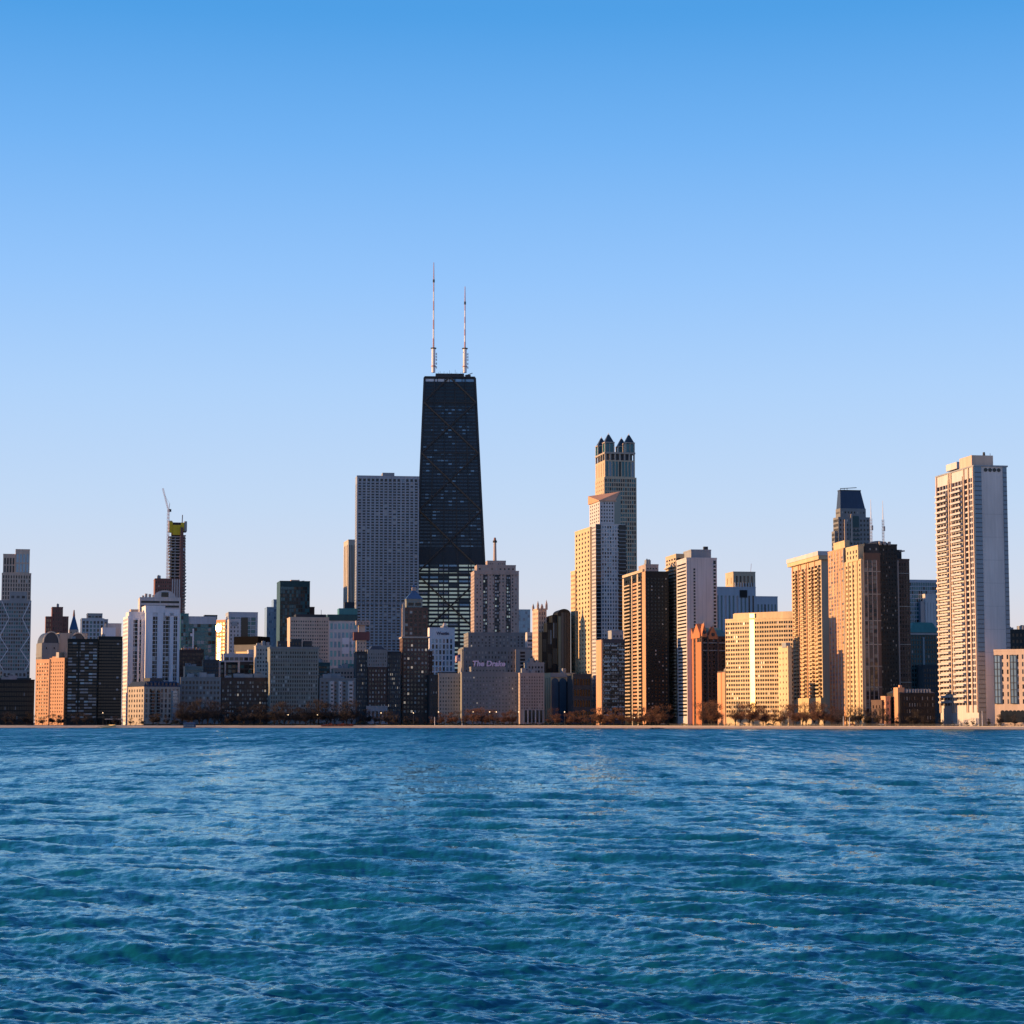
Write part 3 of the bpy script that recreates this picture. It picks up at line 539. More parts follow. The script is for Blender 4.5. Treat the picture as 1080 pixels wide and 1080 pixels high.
def lake_front_row():
    tower('stone_apartment_block', 'low grey stone apartment block beside the mansard roofed mid-rise', None, 190.5, 233, 715.5, 1705, 11, 'grey_stone', S(11, 7, .56, .55, 'dk', mb=7), dep=24, units=3).done()
    tower('brown_apartment_block', 'dark brown apartment block with pale framed windows beside the grey stone block', None, 233.3, 284.5, 716, 1712, 11, 'dark_brick', S(19, 9, .62, .56, 'lit', mb=6), dep=24, units=4).done()
    b = tower('grey_hotel', 'broad greenish grey hotel block with flat cornice and trees on its roof', None, 285, 336, 683.5, 1700, 11, 'greenish_stone', S(20, 16, .58, .60, 'res', mb=7, mt=2), dep=26, units=0)
    for py in (697, 711.5, 729): m = MB(); x0, x1 = b.last[0], b.last[1]; m.box(x0 - .3, x1 + .3, -.45, .0, b.Z(py) - .3, b.Z(py) + .3, 'grey_stone'); b.part('cornice', m)
    x0, x1, y0, y1, z0, z1 = b.last
    m = MB(); m.box(x0 - .5, x1 + .5, -.6, -.15, z1 - .6, z1 + .9, 'grey_stone'); b.part('cornice', m)
    for a, c, t in ((293, 303, 676), (307, 318, 674), (320.5, 329, 676)): b.tier('penthouse', None, a, c, t, 683.5, 'dark_grey', S(3, 1, .5, .4, 'blk', mb=1), y0=6, dep=10, cop=False)
    b.done()
    b = tower('bay_fronted_block', 'grey block with stacked white bay windows beside the broad hotel', None, 337, 375.5, 716.5, 1708, 10, 'grey_stone', S(8, 9, .5, .5, 'res', mb=7), dep=24, units=3)
    for a, c in ((347.5, 352.5), (357, 361), (367, 373)):
        m = MB(); x0, x1 = b.X(a), b.X(c); zt = b.Z(718.5); m.prism([(x0, -.02), (x0 + .8, -1.4), (x1 - .8, -1.4), (x1, -.02)], 4, zt, 'white_concrete')
        for k in range(9): z = 5.2 + (zt - 6) * k / 9; m.box(x0 + 1, x1 - 1, -1.5, -1.41, z, z + 1.5, 'glass_mid')
        b.part('bay_window', m)
    b.done()
    b = tower('gridded_office_block', 'white gridded office block under a dark teal roof band', None, 347, 377, 654.5, 2000, 10, 'white_concrete', S(7, 11, .64, .64, 'aqua', mb=2, mt=1), dep=30, units=0)
    b.tier('roof', None, 345.5, 377, 648, 654.5, 'dark_teal', None, y0=-.8, dep=31, cop=False); b.tier('penthouse', None, 357.5, 377, 641.5, 648, 'teal_panel', None, y0=3, dep=16, cop=False)
    for px, py in ((361.2, 676), (361.2, 686), (370.8, 676), (370.8, 686)): m = MB(); m.box(b.X(px), b.X(px + (7 if px < 370 else 2)), -.3, .0, b.Z(py + 3.5), b.Z(py - 3.5), 'white_paint'); b.part('white_panel', m)
    m = MB(); m.box(b.X(362), b.X(374), -.4, .0, b.Z(707), b.Z(700), 'teal_panel'); b.part('teal_panel', m); b.done()
    b = tower('striped_brown_tower', 'pale brown tower with vertical ribs beside the big grey tower', 362.5, 367.5, 377, 570, 2400, 12, 'pale_stone', S(5, 1, .4, .97, 'brn', part='window_strip', mb=1, mt=2), S(3, 1, .35, .97, 'brn', part='window_strip', mb=1), units=0)
    b.tier('base', None, 364, 378, 636, None, 'slate', S(5, 4, .6, .5, 'dk'), y0=-6, dep=5.5); b.done()

    b = tower('marble_tower', 'huge grey tower with a fine grid of piers and floors beside the black tapering skyscraper', None, 376.6, 442, 502.5, 2150, 8, 'marble', None, dep=24, units=0)
    b.nw = 0; x0, x1, y0, y1, z0, z1 = b.last
    for o in list(b.root.children):
        if o.name.startswith('wall'): bpy.data.objects.remove(o)
    R = rect(x0, x1, y0, y1); zt, zm, zc = b.Z(508), b.Z(634), b.Z(638)
    gs = lambda nz, mb=.3, **k: S(14, nz, .68, .54, 'dk', mb=mb, mt=.2, ml=.5, rv=.6, **k)
    b.prism('wall', R, 0, zm - .01, 'marble', [gs(42), S(10, 42, .60, .46, 'shd'), None, S(10, 42, .60, .46, 'shd')])
    b.prism('wall', R, zm, zc, 'marble', [S(27, 1, .3, .3, 'shd', mb=.5), None, None, None])
    b.prism('wall', R, zc + .01, zt, 'marble', [gs(44), S(10, 44, .60, .46, 'shd'), None, S(10, 44, .60, .46, 'shd')])
    b.prism('crown', R, zt + .01, z1, 'marble', [S(14, 1, .62, .72, 'blk', mb=.4, mt=1.5, ml=1, up=.1), None, None, None])
    for k in range(15): m = MB(); x = x0 + (x1 - x0 - 1.4) * k / 14; m.box(x, x + 1.4, -.5, .02, 0, z1 - 4, 'marble'); b.part('pier', m)
    b.tier('penthouse', None, 403.5, 416, 498.5, 502.5, 'grey_concrete', None, y0=10, dep=16, cop=False); b.done()

    b = tower('rooftop_tower', 'pinkish low tower carrying a dull red tank block', None, 376, 386.5, 675, 1900, 9, 'pink_concrete', S(3, 3.3, .4, .45, 'shd'), dep=16, units=0)
    b.tier('tank', None, 373, 390, 666.5, 675, 'rose_block', None, y0=-1, dep=12, cop=False); b.tier('neck', None, 378, 385, 659, 666.5, 'pink_concrete', None, y0=2, dep=6, cop=False); b.tier('cap', None, 375.5, 390, 654.5, 659, 'pink_stone', S(4, 1, .5, .4, 'shd', mb=.4), y0=0, dep=9, cop=False); b.done()

    b = tower('dark_apartment_tower', 'dark apartment block with sparkling windows and a pale stone crown on its middle bay', None, 376, 423, 689, 1712, 9, 'dark_grey', None, dep=24, units=0, right=None)
    for o in list(b.root.children):
        if o.name.startswith('wall'): bpy.data.objects.remove(o)
    b.maxw = 100
    b.tier('wing', None, 376, 388, 688.5, None, 'dark_grey', S(6, 3.4, .4, .5, 'spark', mb=10), dep=24); b.tier('wing', None, 408.4, 423, 688.5, None, 'dark_grey', S(7, 3.4, .4, .5, 'spark', mb=10), dep=24)
    b.tier('wall', None, 388.2, 408.2, 703.5, None, 'dark_brick', S(6, 3.4, .5, .5, 'spark', mb=14), y0=-2, dep=24, cop=False); b.tier('entrance', None, 387, 409, 746, None, 'grey_concrete', S(5, 1, .5, .6, 'dk'), y0=-5, dep=2.9)
    b.tier('crown', None, 387.6, 408.6, 686.5, 703.4, 'grey_stone', S(8, 4, .45, .55, 'shd', mb=.5), y0=-2.3, dep=22)
    x0, x1, y0, y1, z0, z1 = b.last; m = MB(); m.prism(rect(x0 + 1, x1 - 1, y0 + 1, y1 - 1), z1 + .02, b.Z(681), 'slate', top=rect(x0 + 4, x1 - 4, y0 + 5, y1 - 5)); b.part('roof', m); b.done()

    b = tower('pinnacle_tower', 'slim brown apartment tower topped by a steep blue pyramid roof', 422.3, 424.5, 452, 673, 1730, 8, 'brown_brick', S(7, 3.5, .55, .52, 'spark', mb=9, mt=.5), S(6, 3.5, .3, .45, 'dk'), dep=24, units=0)
    x0, x1, y0, y1, z0, z1 = b.last
    m = MB(); m.box(x0 - .7, x1 + .7, y0 - .7, y1 + .5, z1 + .02, z1 + 1.3, 'limestone'); b.part('cornice', m)
    b.tier('upper_tier', 423.6, 425.5, 451, 642, 671.3, 'brown_brick', S(5, 6, .58, .62, 'res', mb=1, mt=1), S(4, 6, .35, .5, 'dk'), y0=1, dep=20)
    b.tier('belvedere', None, 428.5, 445.5, 633, 640.5, 'greenish_stone', S(2, 1, .78, .6, 'lit', mb=.5), y0=3, dep=14)
    x0, x1, y0, y1, z0, z1 = b.last; ap = ((x0 + x1) / 2, (y0 + y1) / 2)
    m = MB(); m.prism(rect(x0 - .4, x1 + .4, y0 - .4, y1 + .4), z1 + 1.15, b.Z(621.5), 'blue_slate', top=rect(ap[0] - .8, ap[0] + .8, ap[1] - .8, ap[1] + .8)); b.part('roof', m)
    m = MB(); m.prism(rect(ap[0] - 1.5, ap[0] + 1.5, ap[1] - 1.5, ap[1] + 1.5), b.Z(622), b.Z(618.5), 'pink_stone'); m.cone(rect(ap[0] - 1.6, ap[0] + 1.6, ap[1] - 1.6, ap[1] + 1.6), b.Z(618.5), (*ap, b.Z(615.5)), 'blue_slate'); b.part('lantern', m)
    m = MB(); xx = b.X(424.6, 1); m.box(xx - .3, xx + 1.8, .3, 2.3, b.Z(671), b.Z(637.5), 'limestone'); m.cone(rect(xx - .3, xx + 1.8, .3, 2.3), b.Z(637.5), (xx + .7, 1.3, b.Z(635)), 'limestone'); b.part('corner_turret', m); b.done()

def black_skyscraper():
    Y = 2190; b = Bld('black_skyscraper', 'giant black tapering skyscraper with diagonal bracing and two rooftop antennas', 475, Y, 3, 600)
    def hw(py): return (27.6 + (py - 396) * (36.6 - 27.6) / (593 - 396)) / F * Y
    cx0 = b.X(474.6, py=396); cx1 = b.X(475.6, py=740)
    def cxx(py): return cx0 + (cx1 - cx0) * (py - 396) / (740 - 396)
    def rc(py, e=0.0):
        h = hw(py) + e; d = 32 * h / hw(593); c = cxx(py); yc = 34
        return [(c - h, yc - d), (c + h, yc - d), (c + h, yc + d), (c - h, yc + d)]
    def seg(part, pa, pb, fr, m='tower_black', sides=True):
        b.prism(part, rc(pb), b.Z(pb, 0, 0), b.Z(pa, 0, 0) - .01, m, [fr, fr if sides else None, None, fr if sides else None], top=rc(pa), roof='tower_black')
    seg('crown', 396, 397.6, None)
    seg('crown_band', 397.6, 401.5, S(4, 1, .94, .8, 'wht', mb=.2, mt=.2, ml=1.5, rv=.3))
    seg('upper_storeys', 401.5, 425, S(5, 6, .88, .5, 'blk', mb=.5, mt=.5, ml=2, rv=.2))
    seg('shaft', 425, 578, S(15, 42, .90, .42, 'hub', mb=.5, mt=.5, ml=2.5, rv=.2))
    seg('plant_storeys', 578, 594, None)
    seg('shaft', 594, 757, S(6, 39, .90, .46, 'flr', mb=.3, mt=.3, ml=4.0, mr=8.5, rv=.25), sides=False)
    def front(k, py):       # point on the front face at k (-1..1) across
        r = rc(py); return Vector((r[0][0] + (r[1][0] - r[0][0]) * (k + 1) / 2, r[0][1] - .45, b.Z(py)))
    for k in (-1, -.6, -.2, .2, .6, 1):
        m = MB(); m.beam(front(k * .985, 757), front(k * .985, 397), 1.3 if abs(k) < 1 else 2.4, 'tower_black'); b.part('column', m)
    lv = [757, 677, 605, 538, 477, 423, 396]
    for a, c in zip(lv[:-1], lv[1:]):
        full = c > 396
        for s in (-1, 1):
            m = MB(); p, q = front(-s * .97, a), front(s * .97 if full else 0, c); p.y -= .5; q.y -= .5
            m.beam(p, q, 2.0, 'tower_black'); b.part('diagonal_brace', m)
        m = MB(); p, q = front(-.98, c), front(.98, c); m.beam(p, q, 1.6, 'tower_black'); b.part('tie_beam', m)
    zr = b.Z(396)
    m = MB(); m.box(b.X(459), b.X(489.5), 14, 50, zr, b.Z(391.6), 'tower_black'); b.part('plant_room', m)
    m = MB()
    for k in range(14): x = b.X(462 + k * 2.0); m.beam((x, 15 + (k % 3) * 9, zr), (x, 15 + (k % 3) * 9, b.Z(390 - (k * 7 % 4) * .9)), .35, 'dark_grey')
    m.box(b.X(491), b.X(496.5), 12, 20, zr + .1, b.Z(393), 'dark_grey'); m.beam((b.X(490), 14, b.Z(394)), (b.X(498.5), 14, b.Z(391)), .9, 'dark_grey'); b.part('roof_equipment', m)
    for px, levels in ((457.2, (393, 368, 336, 298, 277)), (490.3, (393, 368, 336, 321, 302))):
        x = b.X(px, 30, py=380); y = 30; z = [b.Z(v, 0, 30) for v in levels]
        an = MB(); an.tube((x, y, z[0]), (x, y, z[1]), 1.95, 1.95, 'mast_white', 12); a = b.part('antenna', an)
        m = MB(); m.tube((x, y, z[1]), (x, y, z[1] + 1), 3.0, 3.0, 'dark_grey', 10); m.tube((x, y, z[0] + 6), (x, y, z[0] + 7), 2.6, 2.6, 'mast_red', 10); m.build('platform', a)
        m = MB(); n = 7
        for k in range(n):
            p, q = z[1] + 1 + (z[3] - z[1] - 1) * k / n, z[1] + 1 + (z[3] - z[1] - 1) * (k + 1) / n
            m.tube((x, y, p), (x, y, q), .85 - .3 * k / n, .85 - .3 * (k + 1) / n, 'mast_red' if k % 2 == 0 else 'mast_white', 8)
        m.build('mast', a)
        m = MB(); m.tube((x, y, z[3]), (x, y, z[3] + 3), 1.0, 1.0, 'dark_grey', 8); m.tube((x, y, z[3] + 3), (x, y, z[4]), .62, .34, 'mast_red', 6); m.build('tip', a)
        m = MB()
        for dz in (5, 9, 13, 16, 19): m.beam((x, y, z[0] + dz), (x + 3.4, y, z[0] + dz + .4), .45, 'dark_grey'); m.box(x + 2.6, x + 3.6, y - .5, y + .5, z[0] + dz - .8, z[0] + dz + 1.4, 'mast_white')
        m.build('dish_array', a)
    b.done()

def text_mesh(txt, width, depth, m, name, parent, loc, shear=0.0, bold=.0):
    cu = bpy.data.curves.new(name, 'FONT'); cu.body = txt; cu.size = 1; cu.extrude = .05; cu.shear = shear; cu.offset = bold; cu.align_x = 'LEFT'; cu.resolution_u = 4
    t = bpy.data.objects.new(name, cu); COL.objects.link(t); bpy.context.view_layer.update()
    me = bpy.data.meshes.new_from_object(t.evaluated_get(bpy.context.evaluated_depsgraph_get())); bpy.data.objects.remove(t)
    co = np.array([v.co[:] for v in me.vertices]); k = width / (co[:, 0].max() - co[:, 0].min()); co[:, 0] -= co[:, 0].min()
    co = np.stack([co[:, 0] * k, -co[:, 2] * depth / .05, co[:, 1] * k], 1); me.vertices.foreach_set('co', co.astype(np.float32).ravel()); me.materials.clear(); me.materials.append(MATS[m]); me.update()
    o = bpy.data.objects.new(name, me); COL.objects.link(o); o.location = loc
    if parent: o.parent = parent
    return o

def centre():
    b = tower('white_hotel', 'white hotel tower with dark vertical window strips and a name across its top', None, 453, 479.6, 663, 1950, 8, 'white_paint', S(6, 15, .55, .74, 'blu', ml=1.6, mb=2, mt=8.5), dep=24, units=0)
    x0, x1, y0, y1, z0, z1 = b.last
    text_mesh('Westin', b.X(473.6) - b.X(460.2), .25, 'sign_dark', 'lettering', b.root, (b.X(460.2), -.28, b.Z(669.3)), 0, .02)
    m = MB(); cx = b.X(469.5); m.prism(ring(cx, 8, 3.4, 10), z1, z1 + 2.6, 'grey_concrete'); m.prism(ring(cx, 8, 2.2, 10), z1 + 2.6, z1 + 5.4, 'white_concrete', top=ring(cx + .5, 8, 1.0, 10)); m.beam((cx - 4, 7, z1), (cx, 7, z1 + 5), .5, 'grey_concrete'); b.part('rooftop_tank', m); b.done()

    b = tower('stone_block', 'plain beige stone block flying a flag beside the wide stone hotel', None, 462.5, 487, 711.5, 1712, 8, 'limestone', S(8, 11, .45, .5, 'shd', mb=5), S(2, 11, .3, .4), dep=22, units=0)
    b.tier('wing', None, 453, 462.2, 713, None, 'dark_grey', S(3, 10, .4, .5, 'dk'), y0=3, dep=18); b.tier('roof', None, 463.5, 480, 708.6, 711.3, 'slate', None, y0=2, dep=14, cop=False); b.done()

    b = tower('stone_skyscraper', 'stepped stone art deco skyscraper with a beacon mast on its roof', 498.2, 500.4, 547, 603, 1850, 6.6, 'pink_stone', None, dep=None, units=0)
    for o in list(b.root.children): bpy.data.objects.remove(o)
    def shaft(xa, xb, xc, yt, yb, y0, cols, rows, d=30, pal='lit', m='pink_stone', left=None):
        """Stone piers between recessed dark window bays."""
        b.tier('wall', xa, xb, xc, yt, yb, m, S(cols, rows, .38, .52, pal, mb=.8, mt=1.5, ml=1.2), left or S(6, rows, .35, .5, 'shd', mb=.8, mt=1.5), y0=y0, dep=d)
    shaft(498.2, 500.2, 547.3, 603, 668, 4, 13, 17)
    zlo, zhi = b.Z(668, 0, 4), b.Z(606, 0, 4)
    for a, c in ((509.5, 514), (521.5, 526.5), (534, 538.5)):
        m = MB(); m.box(b.X(a, 4), b.X(c, 4), 3.75, 3.97, zlo, zhi, 'dark_grey'); b.part('window_bay', m)
        for k in range(16):
            z = zlo + 1.5 + (zhi - zlo - 2) * k / 16; m = MB()
            for e in (.12, .56): xx = b.X(a + (c - a) * e, 4); m.box(xx, xx + (b.X(c) - b.X(a)) * .32, 3.68, 3.74, z, z + 1.7, random.choice(['glass_pale', 'glass_mid', 'glass_pale', 'glass_dark', 'glass_floor', 'glass_blue']))
            b.part('window', m)
    for k, (a, c) in enumerate(((500.3, 509.2), (514.3, 521.2), (526.8, 533.7), (538.8, 547.2))):
        m = MB(); m.box(b.X(a, 4), b.X(c, 4), 3.3, 3.66, zhi + .2, zhi + 2.2, 'pink_stone'); b.part('pier_cap', m)
    for xa, a, c, t, q, y0 in ((502, 503, 544, 597, 603, 7), (513, 514, 533.5, 592.5, 597, 9)): b.tier('crown', xa, a, c, t, q, 'pink_stone', S(9, 1, .4, .5, 'lit', mb=1, mt=1), S(4, 1, .3, .5, 'shd', mb=1), y0=y0, dep=20 if t > 595 else 14)
    for a in (506, 511, 517, 523, 529, 535, 541): m = MB(); x = b.X(a, 7); m.box(x, x + 1.5, 6.7, 8, b.Z(598), b.Z(595.5 if 512 < a < 534 else 596.4), 'pink_stone'); b.part('pinnacle', m)
    m = MB(); x = b.X(522.2, 14); m.tube((x, 16, b.Z(592.5, 0, 16)), (x, 16, b.Z(572, 0, 16)), 1.6, 1.2, 'pink_stone', 10); m.tube((x, 16, b.Z(572, 0, 16)), (x, 16, b.Z(570, 0, 16)), 1.9, 1.9, 'dark_grey', 10); m.tube((x, 16, b.Z(570, 0, 16)), (x, 16, b.Z(566.8, 0, 16)), 1.3, .8, 'rust_steel', 10); b.part('beacon_mast', m)
    shaft(493, 494, 554, 668.2, 690, 1.5, 15, 6, 40, 'lit', 'grey_stone'); b.tier('wing', None, 487.6, 494, 686, None, 'grey_stone', S(3, 9, .4, .5, 'lit'), y0=0, dep=40)
    shaft(488.5, 489, 559.8, 684, None, -1, 20, 16, 44, 'lit', 'grey_stone')
    m = MB(); m.box(b.X(543.5, -1.6), b.X(559.8, -1.6), -3.2, -1.02, 0, b.Z(685), 'pink_stone'); b.part('wing', m)
    for k in range(6): m = MB(); m.box(b.X(548.6, -3), b.X(553.6, -3), -3.4, -3.21, b.Z(708 - 3.7 * k), b.Z(705.8 - 3.7 * k), 'glass_dark'); b.part('window', m)
    b.done()

    b = tower('wide_stone_hotel', 'wide dark stone hotel with rows of small windows and pink rooftop lettering', None, 487.2, 546.5, 710, 1700, 7, 'grey_stone', S(17, 10, .34, .42, 'spark', mb=10, mt=2), dep=22, units=0)
    b.tier('upper_storey', None, 497, 533.5, 704.5, 710, 'grey_stone', S(10, 1, .35, .5, 'dk', mb=1), y0=3, dep=14)
    m = MB(); zb = b.last[5]
    for k in range(6): x = b.X(500 + 6.4 * k); m.beam((x, 3.6, zb), (x, 3.6, zb + 6), .22, 'dark_grey'); m.beam((x, 3.6, zb + 5), (x, 7, zb), .2, 'dark_grey')
    m.beam((b.X(499), 3.6, zb + 1.2), (b.X(534), 3.6, zb + 1.2), .3, 'dark_grey'); sg = b.part('sign_frame', m)
    text_mesh('The Drake', b.X(533.4) - b.X(499), .3, 'sign_pink', 'lettering', b.root, (b.X(499), 3.2, zb + 1.5), .18, .035); b.done()

    Y = 1704; f = tag(empty('flag', (wx(485.8, 711, Y), Y, wz(711, Y))), 'pale red and white striped flag on a rooftop pole before the stone hotel', 'flag')
    h = wz(689.5, Y) - wz(711, Y); m = MB(); m.tube((0, 0, 0), (0, 0, h), .22, .14, 'mast_white', 8); m.build('pole', f)
    m = MB(); L, Hh = 4.4, 5.6
    for j in range(13):
        for i in range(10):
            def pt(a, c): return (-a * L * .95, .5 * sin(a * 7) * a, h - .3 - c * Hh * (1 - .1 * a) - a * a * 1.6)
            a0, a1, c0, c1 = i / 10, (i + 1) / 10, j / 13, (j + 1) / 13
            mm = 'flag_blue' if (j < 7 and i < 4) else ('flag_red' if j % 2 == 0 else 'flag_white'); m.poly([pt(a0, c0), pt(a1, c0), pt(a1, c1), pt(a0, c1)], mm)
    m.build('cloth', f)

    b = tower('pink_stone_block', 'pinkish stone block with an arcaded dark base beside the wide stone hotel', 546.7, 548.4, 574, 711, 1695, 8, 'pink_stone', S(9, 11, .42, .48, 'res', mb=18), S(5, 11, .3, .4, 'shd', mb=10), dep=None, units=2)
    m = MB(); x0, x1 = b.X(548), b.X(574)
    for k in range(6): x = b.X(552 + 4 * k); m.box(x, x + 1.0, -.35, .02, 1, 12, 'white_concrete' if k in (1, 3) else 'grey_concrete')
    for k in range(5): x = b.X(553.6 + 4 * k); m.box(x, x + 1.7, -.2, .02, 2, 11.5, 'glass_black')
    b.part('arcade', m); b.done()
    b = tower('arched_glass_block', 'dark blue glass block with arched top storey and a golden sunlit flank', 574, 581, 606, 711, 1730, 18, 'gold_concrete', S(1, 1, .9, .9, 'blk', mb=1, mt=4), S(3, 1, .3, .92, 'shd', part='window_strip', mb=2), units=1)
    x0, x1, y0, y1, z0, z1 = b.last; m = MB()
    for k in range(3):
        a, c = x0 + (x1 - x0) * (k + .06) / 3, x0 + (x1 - x0) * (k + .94) / 3; r = (c - a) / 2; zz = z1 - r - 3
        m.poly([(a, -.28, 2), (c, -.28, 2)] + [((a + c) / 2 + r * cos(pi * j / 8), -.28, zz + r * sin(pi * j / 8)) for j in range(9)], 'glass_blue')
    b.part('arched_window', m); m = MB(); m.box(x0 - .3, x1 + .3, -.6, -.02, z1 - 2.4, z1 + 1, 'grey_concrete'); b.part('cornice', m); b.done()

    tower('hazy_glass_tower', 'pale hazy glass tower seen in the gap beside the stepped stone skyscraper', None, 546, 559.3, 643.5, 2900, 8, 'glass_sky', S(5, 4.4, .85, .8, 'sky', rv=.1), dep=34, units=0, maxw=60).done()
    tower('white_office_block', 'narrow white office block with blue storey bands in the gap below the gothic tower', None, 556, 565, 668, 2050, 8, 'white_concrete', S(1, 3.8, .96, .5, 'blu', part='window_band', rv=.2), dep=24, units=0).done()
    b = tower('gothic_tower', 'tan gothic stone tower with corner pinnacles and a sunlit flank', 561.5, 567.5, 576.5, 643, 1785, 14, 'pink_concrete', S(3, 3.8, .4, .6, 'dk', mb=1), S(4, 3.8, .35, .5, 'gold'), units=0, maxw=60)
    x0, x1, y0, y1, z0, z1 = b.last
    for x, y, hh in ((x0, y0, 7.5), (x1, y0, 8.5), (x0, y1 - 3, 6), ((x0 + x1) / 2, y0, 5), (x1, y1 - 3, 6)):
        m = MB(); m.prism(rect(x - .8, x + .8, y - .4, y + 1.2), z1 + .02, z1 + hh * .5, 'pink_stone'); m.cone(rect(x - .8, x + .8, y - .4, y + 1.2), z1 + hh * .5, (x, y + .4, z1 + hh), 'pink_stone'); b.part('pinnacle', m)
    b.tier('wing', None, 575, 581, 652, None, 'rust_steel', S(2, 3.6, .4, .5, 'brn'), y0=4, dep=16); b.tier('wing', None, 579.5, 584, 661, None, 'pink_stone', S(2, 3.6, .4, .5, 'brn'), y0=3, dep=14); b.done()

    b = Bld('round_topped_tower', 'black glass tower with a rounded top stepping down beside the golden towers', 571.5, 1765, 8, 650); b.maxw = 70
    for a, c, t, y0 in ((571.5, 577, 668, 4), (577, 582.5, 658, 3), (582.5, 588.2, 650, 2)): b.tier('wing', None, a, c, t, None, 'black_metal', S(3, 4, .7, .6, 'blk', rv=.15), y0=y0, dep=26)
    x0, x1 = b.X(588.2), b.X(601.8); r = (x1 - x0) / 2; cx = (x0 + x1) / 2; zz = b.Z(642) - r * .75
    m = MB(); n = 12; arc = [(cx - r * cos(pi * k / n), zz + r * .75 * sin(pi * k / n)) for k in range(n + 1)]
    pts = [(x0, 0), (x1, 0)] + [(a, z) for a, z in reversed(arc)]
    m.poly([(a, 0, z) for a, z in pts], 'black_metal'); m.poly([(a, 26, z) for a, z in reversed(pts)], 'black_metal')
    for (ax, az), (bx, bz) in zip(pts, pts[1:] + pts[:1]): m.poly([(bx, 0, bz), (ax, 0, az), (ax, 26, az), (bx, 26, bz)], 'black_metal')
    b.part('barrel_topped_wall', m)
    for a, c, mm in ((588.8, 591.6, 'glass_green'), (592, 594.4, 'glass_mid'), (595, 597.5, 'glass_black'), (598, 601, 'glass_black')):
        m = MB(); m.box(b.X(a), b.X(c), -.3, -.02, 0, zz + (1 if a > 590 else -2), mm); b.part('window_strip', m)
    b.done()

